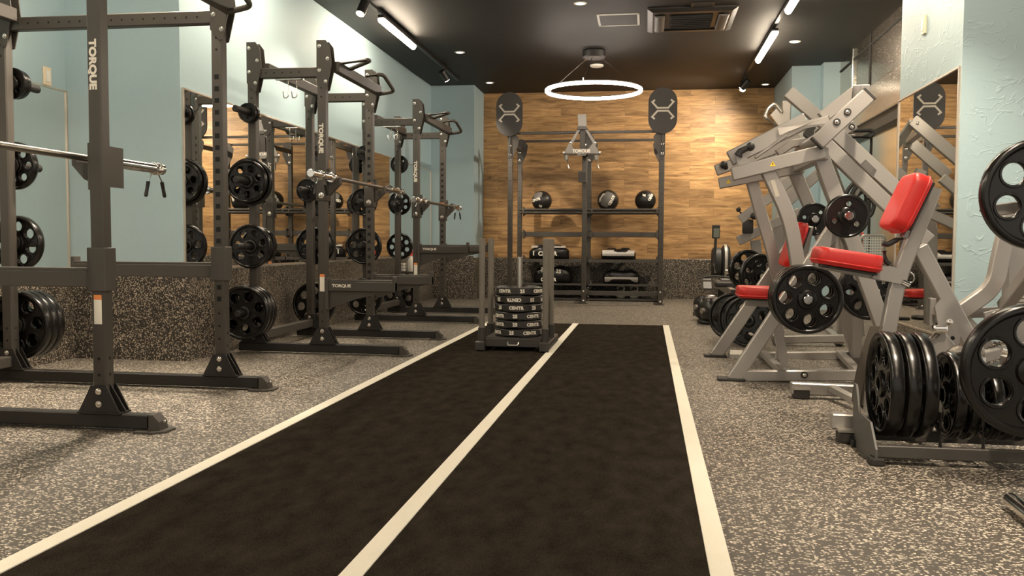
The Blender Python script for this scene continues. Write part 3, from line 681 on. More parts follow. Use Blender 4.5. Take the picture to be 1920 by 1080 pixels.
# barbells in the hooks
def barbell(label, x, ya, yb, z):
    t = thing('barbell', label, 'barbell', (x, (ya+yb)/2, z))
    sl = 0.40
    m = MB('bar_shaft'); m.cyl((x, ya+sl, z), (x, yb-sl, z), 0.0145, 14); m.build('bar_shaft', t, 'dark steel knurled shaft')
    for a, b in ((ya, ya+sl), (yb, yb-sl)):
        s = 1 if b > a else -1
        m = MB('chrome'); m.cyl((x, a, z), (x, b, z), 0.025, 20, bev=0.004); m.cyl((x, b-s*0.02, z), (x, b+s*0.012, z), 0.038, 20, bev=0.004); m.cyl((x, a-s*0.001, z), (x, a+s*0.03, z), 0.028, 20, bev=0.003); m.build('bar_sleeve', t, 'bright chrome sleeve')
    return t
def spring_clip(label, x, y, z, spread=0.05, drop=0.14, sx=1):
    t = thing('spring_clip', label, 'barbell clip', (x, y, z), 'spring clips on the barbells')
    m = MB('chrome'); pts = [V((x+0.029*math.cos(a), y+0.02*(a/(2*PI)-1), z+0.029*math.sin(a))) for a in [2*PI*k/16 for k in range(36)]]
    m.tube(pts, 0.0035, 6); m.build('coil', t)
    for s in (-1, 1):
        p = V((x+s*0.012, y+s*0.012, z-0.028)); q = V((x+s*0.02, y+s*(spread*0.6), z-0.065)); r = V((x+s*0.024, y+s*spread, z-drop))
        m = MB('chrome'); m.tube([p, q], 0.0035, 6); m.mat('grip_black'); m.tube([q, q*0.1+r*0.9, r], [0.0095, 0.0095, 0.006], 8); m.build('clip_handle', t, 'black rubber handle')
XB1 = -2.405
yE = px(303, 318, x=XB1).y; ZB1 = px(303, 318, x=XB1).z
barbell('barbell at the far left lying behind the logo upright of the nearest rack', XB1, yE-2.16, yE, ZB1)
spring_clip('spring clip hanging near the end of the barbell of the nearest rack', XB1, yE-0.06, ZB1, spread=0.045)
m = MB('black_steel'); xe = XF-WP/2
m.box((XF-WP/2-0.010, YA0-WP/2+0.004, ZB1-0.14), (XF+0.01, YA0+WP/2+0.016, ZB1+0.06), bev=0.004)
m.prism([(xe, YA0+0.12, ZB1+0.06), (xe, YA0+0.12, ZB1-0.12), (xe-0.06, YA0+0.12, ZB1-0.09), (xe-0.115, YA0+0.12, ZB1-0.03), (xe-0.115, YA0+0.12, ZB1+0.02), (xe-0.10, YA0+0.12, ZB1+0.02), (xe-0.088, YA0+0.12, ZB1-0.018), (xe-0.02, YA0+0.12, ZB1-0.02), (xe-0.014, YA0+0.12, ZB1+0.06)], (0, 0.20, 0))
m.build('bar_hook', RA)
XBAR = -2.245
a = px(577, 330, x=XBAR); b = px(760, 362, x=XBAR)
ZB2 = 1.278
barbell('barbell held across the front of the middle rack', XBAR, 5.62, 7.83, ZB2)
spring_clip('spring clip on the near sleeve of the middle rack barbell', XBAR, 5.80, ZB2, spread=0.06)
spring_clip('spring clip on the far sleeve of the middle rack barbell', XBAR, 7.72, ZB2, spread=0.06)
for y, s in ((Y20, False), (Y21, True)): j_cup(R2, XF, y, ZB2-0.008, 1, sticker=s)
ZB3 = px(797, 378, x=XBAR).z
barbell('barbell held across the front of the farthest rack', XBAR, 8.25, 10.35, ZB3)
spring_clip('spring clip on the near sleeve of the farthest rack barbell', XBAR, 8.42, ZB3, spread=0.06)
spring_clip('spring clip on the far sleeve of the farthest rack barbell', XBAR, 10.22, ZB3, spread=0.06)
for y, s in ((Y30, False), (Y31, True)): j_cup(R3, XF, y, ZB3-0.008, 1, sticker=s)

# pegs and plates. (rack, post x, face y, direction, peg heights by pixel row, what hangs there)
GP = 'weight plates on the rack pegs'
def stack(par, x, y, d, z, items, where, L=None):
    """items from the upright outwards: list of plate kinds"""
    yy = y+d*(WP/2); L = L or 0.2
    peg(par, (x, yy, z), (0, d, 0), L); off = 0.012
    words = ['innermost', 'second', 'third', 'outermost']
    for i, k in enumerate(items):
        kk, R = (k if isinstance(k, tuple) else (k, None)); th = KIND[kk][1]
        off += th/2+0.003; n = len(items)
        pos = '' if n == 1 else (('inner ' if i == 0 else 'outer ') if n == 2 else ('inner ', 'middle ', 'outer ')[i])
        plate(kk, (x, yy+d*off, z-0.001), (0, d, 0), '%sblack grip plate on %s' % (pos, where), GP, random.uniform(0, 1), R); off += th/2
rows = ('top', 'second', 'third', 'lowest')
zA = [px(40, v, y=YA1+0.1).z+0.02 for v in (165, 318, 462, 615)]
for i, (z, it) in enumerate(zip(zA, ([('XS', 0.09), ('XS', 0.085)], [('M', 0.138)], [('L', 0.16)], [('L', 0.20), ('L', 0.20), ('L', 0.20)]))):
    stack(RA, XBA, YA1, 1, z, it, 'the %s rear peg of the nearest rack' % rows[i], 0.24)
z2 = [px(463, v, y=Y20-0.12).z+0.02 for v in (215, 345, 467, 590)]
for i, (z, it) in enumerate(zip(z2, ([('XS', 0.072), ('XS', 0.065)], ['M', ('M', 0.155)], [('M', 0.160)], [('L', 0.195), ('L', 0.195), ('L', 0.195)]))):
    stack(R2, XB, Y20, -1, z, it, 'the %s near side peg of the middle rack' % rows[i], 0.26)
z2f = [px(580, v, y=Y21).z+0.02 for v in (0, 362, 465, 575)]
stack(R2, XB, Y21, -1, z2f[1], [('XS', 0.098)], 'the inward peg of the middle rack')
stack(R2, XB, Y21, 1, z2f[2], [('L', 0.16)], 'the third far side peg of the middle rack')
stack(R2, XB, Y21, 1, z2f[3], [('L', 0.19)], 'the lowest far side peg of the middle rack')
z3 = [px(678, v, y=Y30-0.1).z+0.02 for v in (290, 382, 465, 560)]
for i, (z, it) in enumerate(zip(z3, ([('XS', 0.075)], [('M', 0.14)], [('L', 0.185)], [('L', 0.19)]))):
    stack(R3, XB, Y30, -1, z, it, 'the %s near side peg of the farthest rack' % rows[i])
z3f = [px(750, v, y=Y31+0.1).z+0.02 for v in (312, 385, 465, 555)]
for i, (z, it) in enumerate(zip(z3f, ([('XS', 0.105)], [('M', 0.135)], [('L', 0.155)], [('L', 0.19)]))):
    stack(R3, XB, Y31, 1, z, it, 'the %s far side peg of the farthest rack' % rows[i])
stack(R3, XB, Y31, -1, z3f[1]-0.01, [('XS', 0.09)], 'the inward peg of the farthest rack')
# spray bottle and cloth on a small tray behind the farthest rack
p = px(771, 508, y=10.55); p = V((-2.86, 10.5, 0)); zt = px(771, 509, y=10.5).z
xb_ = px(771, 500, y=10.5).x
t = thing('wall_tray', 'small dark tray on a stand behind the farthest rack', 'stand', (xb_-0.05, 10.5, 0))
m = MB('black_steel'); m.box((xb_-0.20, 10.40, zt-0.02), (xb_+0.14, 10.60, zt), bev=0.004); m.build('tray_top', t)
m = MB('black_steel'); m.cyl((xb_-0.05, 10.5, 0.02), (xb_-0.05, 10.5, zt-0.02), 0.025, 12); m.cyl((xb_-0.05, 10.5, 0), (xb_-0.05, 10.5, 0.02), 0.14, 24); m.build('stand_post', t)
t = thing('spray_bottle', 'white spray bottle with a red trigger head behind the farthest rack', 'spray bottle', (xb_, 10.5, zt))
m = MB('white_plastic'); m.lathe((xb_, 10.5, zt), Z, [(0.0, 0), (0.042, 0), (0.045, 0.01), (0.045, 0.12), (0.038, 0.15), (0.016, 0.185), (0.015, 0.20), (0, 0.20)], 20); m.build('bottle', t)
m = MB('red_plastic'); m.cyl((xb_, 10.5, zt+0.195), (xb_, 10.5, zt+0.215), 0.020, 14); m.beam((xb_-0.03, 10.5, zt+0.232), (xb_+0.06, 10.5, zt+0.245), 0.026, 0.032, bev=0.006); m.beam((xb_+0.04, 10.5, zt+0.23), (xb_+0.058, 10.5, zt+0.17), 0.014, 0.010); m.build('trigger_head', t)
t = thing('folded_cloth', 'folded pale cloth beside the spray bottle', 'cloth', (xb_-0.12, 10.5, zt))
m = MB('white_plastic')
for k in range(3): m.box((xb_-0.17+0.004*k, 10.44, zt+0.035*k), (xb_-0.065-0.003*k, 10.56, zt+0.034*(k+1)), bev=0.012)
m.build('cloth', t)

# ------------------------------------------------------------------ storage rig at the back wall
YF, YK = 11.73, 12.63
RX = (-1.845, -0.838, 0.178)
rig = thing('storage_rig', 'tall black storage rig in front of the oak wall with shelves and two emblem discs', 'storage rig', (-0.83, 12.2, 0))
def rig_post(x, y, z1, plate=True):
    m = MB('black_steel'); m.box((x-0.031, y-0.031, 0.008), (x+0.031, y+0.031, z1), bev=0.005); round_hole_shade(m, (x, y), (0, -1, 0), [0.3+0.09*k for k in range(int((z1-0.4)/0.09))], 0.006)
    m.box((x-0.055, y-0.05, 0), (x+0.055, y+0.05, 0.010)); m.bolt((x, y-0.033, 0.045), (0, -1, 0), 0.010); m.bolt((x, y-0.033, 0.17), (0, -1, 0), 0.010)
    m.build('upright', rig)
for i, x in enumerate(RX): rig_post(x, YF, 2.235); rig_post(x, YK, 2.255)
m = MB('black_steel'); m.beam((RX[0], YF, 2.29), (RX[2], YF, 2.29), 0.034, 0.034); m.build('pull_up_bar', rig)
m = MB('black_steel'); m.beam((RX[0], YK, 2.285), (RX[2], YK, 2.285), 0.034, 0.034); m.build('pull_up_bar', rig)
for x in RX:
    for zz in (2.17, 0.14): m = MB('black_steel'); m.beam((x, YF+0.03, zz), (x, YK-0.03, zz), 0.05, 0.06); m.build('depth_beam', rig)
    for y in (YF, YK):
        m = MB('black_steel')
        s = -1 if x > 0 else 1
        m.prism([(x-s*0.034, y-0.036, 2.31), (x+s*0.05, y-0.036, 2.31), (x+s*0.12, y-0.036, 2.22), (x+s*0.10, y-0.036, 2.10), (x+s*0.034, y-0.036, 1.96), (x-s*0.034, y-0.036, 1.96)], (0, 0.008, 0))
        for zz in (2.12, 2.0): m.bolt((x, y-0.040, zz), (0, -1, 0), 0.014, 0.01)
        m.build('gusset_plate', rig)
def rig_bay(x0, x1):
    for z, kind in ((1.278, 'rod'), (0.94, 'beam'), (0.585, 'shelf'), (0.2375, 'shelf'), (0.105, 'board')):
        m = MB('black_steel')
        if kind == 'rod':
            for yy, zz in ((12.46, 1.292), (12.80, 1.292), (12.46, 1.25), (12.80, 1.25)): m.cyl((x0, yy, zz), (x1, yy, zz), 0.016, 12)
            for xx in (x0+0.05, x1-0.05): m.box((xx-0.012, 12.44, 1.235), (xx+0.012, 12.82, 1.30), bev=0.003)
            m.build('ball_rail', rig)
        elif kind == 'beam': m.beam((x0, YK-0.04, z), (x1, YK-0.04, z), 0.05, 0.072); m.build('cross_beam', rig)
        elif kind == 'shelf':
            l = 0.042 if z > 0.4 else 0.024; m.box((x0+0.01, 12.42, z-l), (x1-0.01, 12.445, z)); m.box((x0+0.01, 12.445, z-0.010), (x1-0.01, 12.95, z-0.002)); m.box((x0+0.01, 12.95, z-l), (x1-0.01, 12.97, z+0.0)); m.build('shelf', rig)
        else: m.box((x0+0.01, 12.33, z-0.025), (x1-0.01, 12.35, z+0.040), bev=0.003); m.box((x0+0.01, 12.35, 0.012), (x1-0.01, 12.9, 0.03)); m.build('kettlebell_tray', rig)
    for xx, s in ((x0, 1), (x1, -1)):
        m = MB('black_steel')
        for z in (1.27, 0.94, 0.57, 0.22): m.prism([(xx+s*0.03, YK-0.05, z-0.07), (xx+s*0.03, YK-0.05, z+0.07), (xx+s*0.055, YK-0.05, z+0.05), (xx+s*0.055, YK-0.05, z-0.05)], (0, 0.08, 0))
        m.build('shelf_bracket', rig)
rig_bay(RX[0]+0.03, RX[1]-0.0); rig_bay(RX[1]+0.0, RX[2]-0.0)
def target(x, z, w, h, y=11.655):
    r = w/2; hh = h/2-r
    out = [(x+r*math.cos(a), y, z+hh+r*math.sin(a)) for a in [PI*k/20 for k in range(21)]]+[(x+r*math.cos(a), y, z-hh+r*math.sin(a)) for a in [PI+PI*k/20 for k in range(21)]]
    m = MB('matt_target'); m.prism(out, (0, 0.022, 0)); o = m.build('target_disc', rig, 'dark grey rounded target disc')
    m = MB('emblem_cream'); s = w*0.92; yy = y-0.0125
    for sg in (1, -1):
        P = [(-0.30, 0.36), (-0.40, 0.28), (-0.20, 0.055), (0.20, 0.055), (0.40, 0.28), (0.30, 0.36)]
        m.path([(x+a*s, yy, z+0.015+sg*b*s) for a, b in P], (0, 1, 0), 0.003, 0.066*s, 0)
    m.build('emblem', o, 'cream emblem of two mirrored open half hexagons')
target(-1.852, 2.535, 0.355, 0.585); target(0.175, 2.55, 0.372, 0.60)
m = MB('black_steel'); m.beam((RX[0], YF-0.045, 2.0), (RX[0]-0.005, YF-0.045, 2.30), 0.05, 0.02); m.beam((RX[2], YF-0.045, 2.0), (RX[2], YF-0.045, 2.30), 0.05, 0.02); m.build('target_mount', rig)
# triangular rope attachment on the middle upright
yq = 11.60
def q(u, v, y=yq): return px(u, v, y=y)
m = MB('dull_silver'); m.prism([q(1083.5, 215), q(1099, 215), q(1100, 237), q(1084.5, 237)], (0, 0.06, 0))
m.prism([q(1084, 242), q(1089, 242), q(1072, 272), q(1067, 270)], (0, 0.012, 0)); m.prism([q(1096, 242), q(1101, 242), q(1119, 270), q(1114, 272)], (0, 0.012, 0))
m.prism([q(1068, 267), q(1076, 279), q(1103, 279), q(1113, 267), q(1125, 287.5), q(1057, 287.5)], (0, 0.014, 0)); m.prism([q(1082, 286), q(1100, 286), q(1098, 292), q(1083, 292)], (0, 0.05, 0))
for u, v in ((1070, 268), (1116, 268), (1057, 286), (1125, 286)): m.bolt(q(u, v)-Y*0.007, (0, -1, 0), 0.010)
ta = m.build('triangle_attachment', rig, 'silver triangular bracket')
lettering(ta, 'TORQUE', 0.058, q(1090, 283.5)-Y*0.0085, X, Z, bold=0.002)
m = MB('black_steel'); m.prism([q(1084, 237), q(1100, 237), q(1103, 243), q(1082, 243)], (0, 0.07, 0)); m.beam(q(1092, 240)+Y*0.03, q(1092, 292)+Y*0.06, 0.05, 0.07); m.beam(q(1057, 289.5), q(1125, 289.5), 0.05, 0.016); m.build('attachment_bracket', rig)
for u in (1062, 1118):
    m = MB('alu_grey'); m.cyl(q(u, 291), q(u, 300), 0.034, 14, r1=0.026); m.tube([q(u+2, 300), q(u+3, 313), q(u+5, 316)], 0.012, 8); m.build('rope_roller', rig, 'grey hanging roller')
m = MB('black_steel'); m.beam(q(1092, 292), q(1092, 321), 0.03, 0.008); m.box(q(1084.5, 342)-Y*0.02, q(1099.5, 320.5)+Y*0.02, bev=0.006)
m.mat('matt_target'); m.box(q(1086, 339)-Y*0.022, q(1098, 323)-Y*0.019); m.build('hanging_box', rig, 'small black box on a strap')

# balls
def med_ball(label, u, v, r, gripdir, marks):
    c = px(u, v, y=12.63); c.z = 1.292+0.016+r*0.80
    t = thing('medicine_ball', label, 'medicine ball', (c.x, c.y, c.z-r), 'medicine balls on the upper rails')
    m = MB('ball_leather'); m.ball(c, r, 32, 20); b = m.build('ball_shell', t)
    for txt, size, az, el, rot in marks:
        m = MB('white_print')
        mat_ = text_mesh(txt, size, 0.003, 0.0005)
        M = Matrix.Rotation(math.radians(az), 4, 'Z') @ Matrix.Rotation(math.radians(-el), 4, 'X') @ Matrix.Translation((0, -r, 0)) @ Matrix.Rotation(PI/2, 4, 'X') @ Matrix.Rotation(math.radians(rot), 4, 'Z')
        o = len(m.v); m.join(mat_, Matrix.Translation(c) @ M)
        for i in range(o, len(m.v)): d = m.v[i]-c; m.v[i] = c+d.normalized()*(r+0.0015)
        m.build('lettering', t)
    if gripdir:
        az, el, rot, w, h = gripdir; m = MB('print_grey'); M = Matrix.Translation(c) @ Matrix.Rotation(math.radians(az), 4, 'Z') @ Matrix.Rotation(math.radians(-el), 4, 'X') @ Matrix.Rotation(math.radians(rot), 4, 'Y')
        P = []
        for i in range(9):
            row = []
            for j in range(9):
                x, z = w*(i/8-0.5), h*(j/8-0.5); k = 1-0.25*(abs(i/4-1)**4)*(abs(j/4-1)**4); d = V((x*k, -math.sqrt(max(1e-5, r*r-x*x-z*z)), z*k)).normalized()*(r+0.001); row.append(M @ d)
            P.append(row)
        m.grid(P); m.build('grip_patch', t, 'grey textured grip patch')
med_ball('black medicine ball with a grey patch, alone on the left upper rail', 1016, 377, 0.145, (-28, 38, -8, 0.14, 0.10), [('CENTR', 0.055, -34, 4, 12), ('10', 0.05, -4, -34, -20)])
med_ball('black medicine ball with a tilted grey patch, left one on the right upper rail', 1140, 377, 0.152, (-6, 6, 25, 0.12, 0.22), [('CENTR', 0.055, 24, -2, 62), ('CENTR', 0.05, -38, 14, 62)])
med_ball('black medicine ball with small print, at the right end of the right upper rail', 1210, 377, 0.148, None, [('CENTR', 0.045, 35, 18, 50), ('kg', 0.045, -8, 30, 5)])

# sandbags
def sandbag(label, u0, u1, v0, zs, wrap, txt=None, silver=0, y=12.66):
    a, b = px(u0, v0, y=y-0.12), px(u1, v0, y=y-0.12); h = a.z-zs; L = b.x-a.x
    t = thing('sandbag', label, 'sandbag', ((a.x+b.x)/2, y, zs), 'sandbags on the rig shelves')
    m = MB('bag_vinyl'); R = []; N = 14
    for i in range(N+1):
        k = i/N; e = min(1.0, 0.55+1.9*min(k, 1-k)) if 0 < i < N else 0.25
        sag = 1+0.05*math.sin(9*k+u0); ring = []
        for j in range(20):
            g = 2*PI*j/20; cy, cz = math.cos(g), math.sin(g)
            cy = math.copysign(abs(cy)**0.7, cy); cz = math.copysign(abs(cz)**0.75, cz)
            ring.append(V((a.x+L*k, y+0.125*cy*e, zs+h/2*(1 if cz < 0 else sag)+h/2*cz*(e if cz > 0 else 1)*(sag if cz > 0 else 1))))
        R.append(ring)
    m.rings(R, smooth=True); m.build('bag_body', t)
    m = MB('grip_black')
    for xx in (a.x+L*0.30, a.x+L*0.70): m.tube(fillet([(xx-0.06, y-0.05, zs+h*0.95), (xx-0.05, y-0.05, zs+h+0.012), (xx+0.05, y-0.05, zs+h+0.012), (xx+0.06, y-0.05, zs+h*0.95)], 0.03), 0.010, 8)
    m.build('strap_handle', t)
    if silver:
        for k0, k1 in ((0.06, 0.34), (0.62, 0.92)) if silver == 1 else ((0.04, 0.96),):
            m = MB('bag_silver'); P = []
            for i in range(7):
                x = a.x+L*(k0+(k1-k0)*i/6); e = 1.02 if 0 < i < 6 else 1.0
                P.append([V((x, y-0.128*math.cos(g)*e, zs+h*0.52+h*0.50*math.sin(g)*e)) for g in [(-0.35, 0.75, -0.95)[(2, 1, 3).index(silver)]+(1.2, 0.75, 0.9)[(2, 1, 3).index(silver)]*j/6 for j in range(7)]])
            m.grid(P); m.build('reflective_panel', t, 'silver reflective panel')
    if txt:
        for s, k, size, dz, rot in txt: lettering(t, s, size, (a.x+L*k, y-0.131, zs+h*dz), (math.cos(rot), 0, math.sin(rot)), (-math.sin(rot), 0, math.cos(rot)), bold=0.003)
sandbag('black sandbag with white lettering on the left middle shelf', 991, 1066, 461, 0.585, 0, [('CENTR', 0.48, 0.085, 0.40, 0.0), ('I', 0.13, 0.09, 0.42, 0.0)], 1)
sandbag('flat black sandbag with a silver top on the right middle shelf', 1127, 1192, 467, 0.585, 0, None, 2)
sandbag('full black sandbag with small labels on the left lower shelf', 1000, 1072, 500, 0.2375, 0, [('25', 0.25, 0.075, 0.80, -0.35), ('25', 0.66, 0.075, 0.72, -0.15), ('CENTR', 0.40, 0.07, 0.2, 0.0)], 0)
sandbag('black and silver sandbag on the right lower shelf', 1131, 1199, 506, 0.2375, 0, None, 3)

def kettlebell(label, u, grey, y=12.56):
    c = px(u, 556, y=y); x = c.x; z0 = 0.03; k = 1.0
    t = thing('kettlebell', label, 'kettlebell', (x, y, z0), 'kettlebells on the bottom tray')
    m = MB('kettlebell_grey' if grey else 'kettlebell_iron'); m.lathe((x, y, z0), Z, [(0.0, 0), (0.046, 0), (0.062, 0.016), (0.073, 0.045), (0.071, 0.070), (0.058, 0.095), (0.037, 0.112), (0.0, 0.116)], 24); m.build('bell_body', t)
    m = MB('kettlebell_grey' if grey else 'kettlebell_iron'); m.tube(fillet([(x-0.037, y, z0+0.095), (x-0.052, y, z0+0.155), (x-0.025, y, z0+0.177), (x+0.025, y, z0+0.177), (x+0.052, y, z0+0.155), (x+0.037, y, z0+0.095)], 0.025), 0.0125, 10); m.build('bell_handle', t)
for i, u in enumerate((991, 1012, 1036, 1062)): kettlebell('dark kettlebell under the left bay of the rig, %s from the left' % ('first', 'second', 'third', 'fourth')[i], u, False)
for i, u in enumerate((1116, 1138, 1164, 1189)): kettlebell('%s kettlebell under the right bay of the rig, %s from the left' % ('dark' if i < 2 else 'pale grey', ('first', 'second', 'third', 'fourth')[i]), u, i > 1)

# ------------------------------------------------------------------ push sled with six plates
SX0, SX1, SY0, SY1 = -1.222, -0.742, 6.43, 6.80
sl = thing('push_sled', 'grey push sled with four upright poles on the left lane of the turf', 'push sled', (-0.98, 6.62, 0.0125))
for x in (SX0, SX1):
    m = MB('sled_black'); m.beam((x, SY0-0.06, 0.045), (x, SY1+0.30, 0.045), 0.062, 0.062, bev=0.006); m.prism([(x, SY0-0.06, 0.0126), (x, SY0-0.06, 0.085), (x, SY0-0.085, 0.075), (x, SY0-0.085, 0.02)], (0.068, 0, 0)); m.build('skid', sl)
    for y in (SY0, SY1):
        m = MB('sled_grey'); m.cyl((x, y, 0.17), (x, y, 0.848), 0.0225, 18, bev=0.003)
        for zz in (0.33, 0.50, 0.67): m.cyl((x, y, zz), (x, y, zz+0.003), 0.0230, 18)
        o = m.build('push_pole', sl); m = MB('sled_black'); m.cyl((x, y, 0.07), (x, y, 0.18), 0.029, 18, bev=0.003); m.build('pole_socket', o)
m = MB('sled_black'); m.beam((SX0+0.03, SY0+0.0, 0.070), (SX1-0.03, SY0+0.0, 0.070), 0.05, 0.062, bev=0.004); m.beam((SX0+0.03, SY1, 0.07), (SX1-0.03, SY1, 0.07), 0.05, 0.062, bev=0.004)
m.prism([(SX0+0.03, SY0, 0.103), (SX0+0.03, SY1+0.05, 0.103), (SX1-0.03, SY1+0.05, 0.103), (SX1-0.03, SY0, 0.103)], (0, 0, 0.01))
m.build('deck', sl)
m = MB('alu_grey'); m.tube(fillet([(-1.02, SY0-0.026, 0.075), (-1.02, SY0-0.04, 0.055), (-0.94, SY0-0.04, 0.055), (-0.94, SY0-0.026, 0.075)], 0.02), 0.006, 8); m.build('tow_loop', sl)
PC = V((-0.968, 6.615, 0))
m = MB('alu_grey'); m.cyl((PC.x+0.005, PC.y, 0.10), (PC.x+0.005, PC.y, 0.71), 0.0205, 18, bev=0.004); m.build('weight_post', sl, 'pale steel weight post')
def sled_plate(z, spin, flip, label):
    t = thing('sled_plate', label, 'weight plate', (PC.x, PC.y, z), 'plates stacked on the sled')
    R0, th = 0.186, 0.062; m = MB('urethane'); N = 72; rings = []
    for k in range(N):
        a = 2*PI*k/N+spin; w = 0.5+0.5*math.cos(4*(a-spin)); w = 1/(1+math.exp(-7*(w-0.5)))     # thick lobes and thinner steps
        r = R0-0.006*(1-w); h = th/2*(0.80+0.20*w); c = V((PC.x, PC.y, z+th/2)); d = V((math.sin(a), -math.cos(a), 0))
        rings.append([c+d*q_+Z*hh for q_, hh in ((0.026, -0.02), (0.07, -0.022), (0.10, -0.016), (r-0.03, -0.016), (r-0.018, -h), (r-0.006, -h), (r, -h+0.006), (r, h-0.006), (r-0.006, h), (r-0.018, h), (r-0.03, 0.016), (0.10, 0.016), (0.07, 0.022), (0.026, 0.02))])
    m.rings(rings, closed=True, smooth=True); m.build('plate_body', t)
    m = MB('white_print')
    for i in range(8):
        a = spin+i*PI/4; txt, size = (('CENTR', 0.033) if i % 2 == 0 else ('25', 0.036)); me = text_mesh(txt, size, 0.0019, 0.0004, 1.08); o = len(m.v)
        m.join(me, Matrix())
        for j in range(o, len(m.v)):
            p = m.v[j]; x, yv = (p.x, p.y) if not flip else (-p.x, -p.y); b = a+x/R0; rr = R0+0.0006+(p.z if p.z > 0 else 0)-(0.0055 if i % 2 else 0.0)
            m.v[j] = V((PC.x+rr*math.sin(b), PC.y-rr*math.cos(b), z+th/2+yv))
    m.build('lettering', t)
SPIN = (-0.62+0.0, 0.26-PI/4, 0.25, -PI/4, -PI/4-0.02, -0.12+0.0)
for k in range(6):
    z = 0.109+k*0.0628
    sp = [0.62, -0.80, -0.80, 0.03, -0.06, -0.50][k]
    sled_plate(z, sp, k == 4, '%s plate of the stack of six on the push sled' % ('lowest', 'second lowest', 'third from the bottom', 'third from the top', 'upside down lettered second from top', 'topmost')[k])

# ------------------------------------------------------------------ plate loaded machines on the right
def pp(pts, y): return [px(u, v, y=y) for u, v in pts]
def bar(parent, name, pts, y, wpx, w=0.05, mat='silver_paint', r=0.0, label=None, y1=None, bolts=(), caps=True):
    """rectangular tube traced in the plane y; wpx = its visible height in pixels, w = its width along y"""
    P = pp(pts, y)
    if y1 is not None: P[-1] = px(*pts[-1], y=y1)
    if r and len(P) > 2: P = fillet(P, r, 6)
    d = wpx/F_PX*y; m = MB(mat)
    if len(P) == 2: m.beam(P[0], P[1], w, d, up=(0, 0, 1) if abs((P[1]-P[0]).normalized().z) < 0.95 else X, bev=0.006)
    else: m.path(P, (0, 1, 0), w, d, 0.006)
    if caps:
        m.mat('dark_rubber')
        for a, b in ((P[0], P[1]), (P[-1], P[-2])):
            dd = (a-b).normalized(); m.beam(a-dd*0.004, a+dd*0.006, w*0.94, d*0.94, up=(0, 1, 0) if abs(dd.y) < 0.5 else Z, bev=0.0) if False else None
    for u, v in bolts:
        c = px(u, v, y=y-w/2); m.bolt(c-Y*0.004, (0, -1, 0), 0.009, 0.010); m.mat('bolt_black'); m.cyl(c+Y*0.001, c-Y*0.005, 0.021, 16); m.mat(mat)
    return m.build(name, parent, label)
def pad(parent, name, a, b, yc, wy, th, label=None, r=0.03):
    """upholstered pad between two points of its centre line"""
    a, b = px(*a, y=yc), px(*b, y=yc); t, s, n = ortho(b-a, (0, 0, 1)); L = (b-a).length
    def shell(inset, dz): return None
    m = MB('red_vinyl'); R = []
    prof = [(-th*0.5, 0.78), (-th*0.47, 0.90), (-th*0.28, 1.0), (th*0.10, 1.0), (th*0.26, 0.985), (th*0.37, 0.955), (th*0.44, 0.915), (th*0.48, 0.86), (th*0.497, 0.78), (th*0.5, 0.55)]
    N = 40
    for h, k in prof:
        ins = (1-k)*min(L, wy)*0.5*0.55; l, w = L/2-ins, wy/2-ins; rc = min(l, w)*0.38; ring = []
        for cx_, cy_, a0 in ((l-rc, w-rc, 0), (-l+rc, w-rc, PI/2), (-l+rc, -w+rc, PI), (l-rc, -w+rc, 1.5*PI)):
            for j in range(8): g = a0+PI/2*j/7; ring.append((a+b)/2+t*(cx_+rc*math.cos(g))+s*(cy_+rc*math.sin(g))+n*h)
        R.append(ring)
    m.rings(R, smooth=True); o = m.build(name, parent, label or 'red vinyl pad')
    # seam piping
    m = MB('red_vinyl'); ring = [(p-(a+b)/2)*1.0+(a+b)/2 for p in R[2]]; m.tube(ring, 0.0045, 6, closed=True); m.build('piping', o)
    m = MB('dark_rubber'); m.beam(a-n*(th/2+0.006)+t*0.02, b-n*(th/2+0.006)-t*0.02, wy*0.86, 0.012, up=n); m.build('base_board', o, 'black base board under the pad')
    return o
def foot_pad(parent, u0, u1, v, y, h=0.016, w=0.11, mat='dark_rubber'):
    a, b = px(u0, v, y=y), px(u1, v, y=y); m = MB(mat); m.box((a.x, y-w/2, 0.0), (b.x, y+w/2, h), bev=0.004); m.build('floor_foot', parent)
GM = 'weight plates on the machines'

# --- machine A: overhead lever press, near frame / far frame
A = thing('lever_machine', 'silver overhead lever machine with long diagonal arms, in the middle of the right row', 'weight machine', (0.95, 5.9, 0))
YN, YFR, YM = 5.36, 6.46, 5.9
bar(A, 'base_rail', [(1392, 704), (1622, 703)], YN, 20, 0.06, bolts=[(1508, 703)])
bar(A, 'front_leg', [(1374, 713), (1566, 424)], YN, 25, 0.06)
foot_pad(A, 1345, 1396, 716, YN)
bar(A, 'head_beam', [(1372, 327), (1546, 284)], YN, 25, 0.06)
m = MB('yellow_print'); c = px(1449, 307, y=YN-0.0312); m.prism([c+V((-0.017, 0, -0.014)), c+V((0.017, 0, -0.014)), c+V((0, 0, 0.016))], (0, 0.001, 0)); m.mat('hole_shade_and_print'); m.box(c+V((-0.002, -0.001, -0.008)), c+V((0.002, 0, 0.007))); m.build('warning_triangle', A, 'yellow warning triangle')
bar(A, 'front_post', [(1437, 316), (1482, 412), (1496, 500), (1506, 562)], YN+0.03, 25, 0.06, r=0.18)
m = MB('emblem_cream'); P = pp([(1444, 337), (1452, 336), (1462, 368), (1454, 370)], YN-0.0015); m.prism(P, (0, 0.001, 0)); m.build('instruction_label', A, 'pale instruction label')
bar(A, 'rear_post', [(1538, 292), (1600, 460), (1665, 640), (1688, 700)], YN+0.10, 27, 0.06, r=0.2)
bar(A, 'base_rail', [(1366, 669), (1604, 666)], YFR, 16, 0.06)
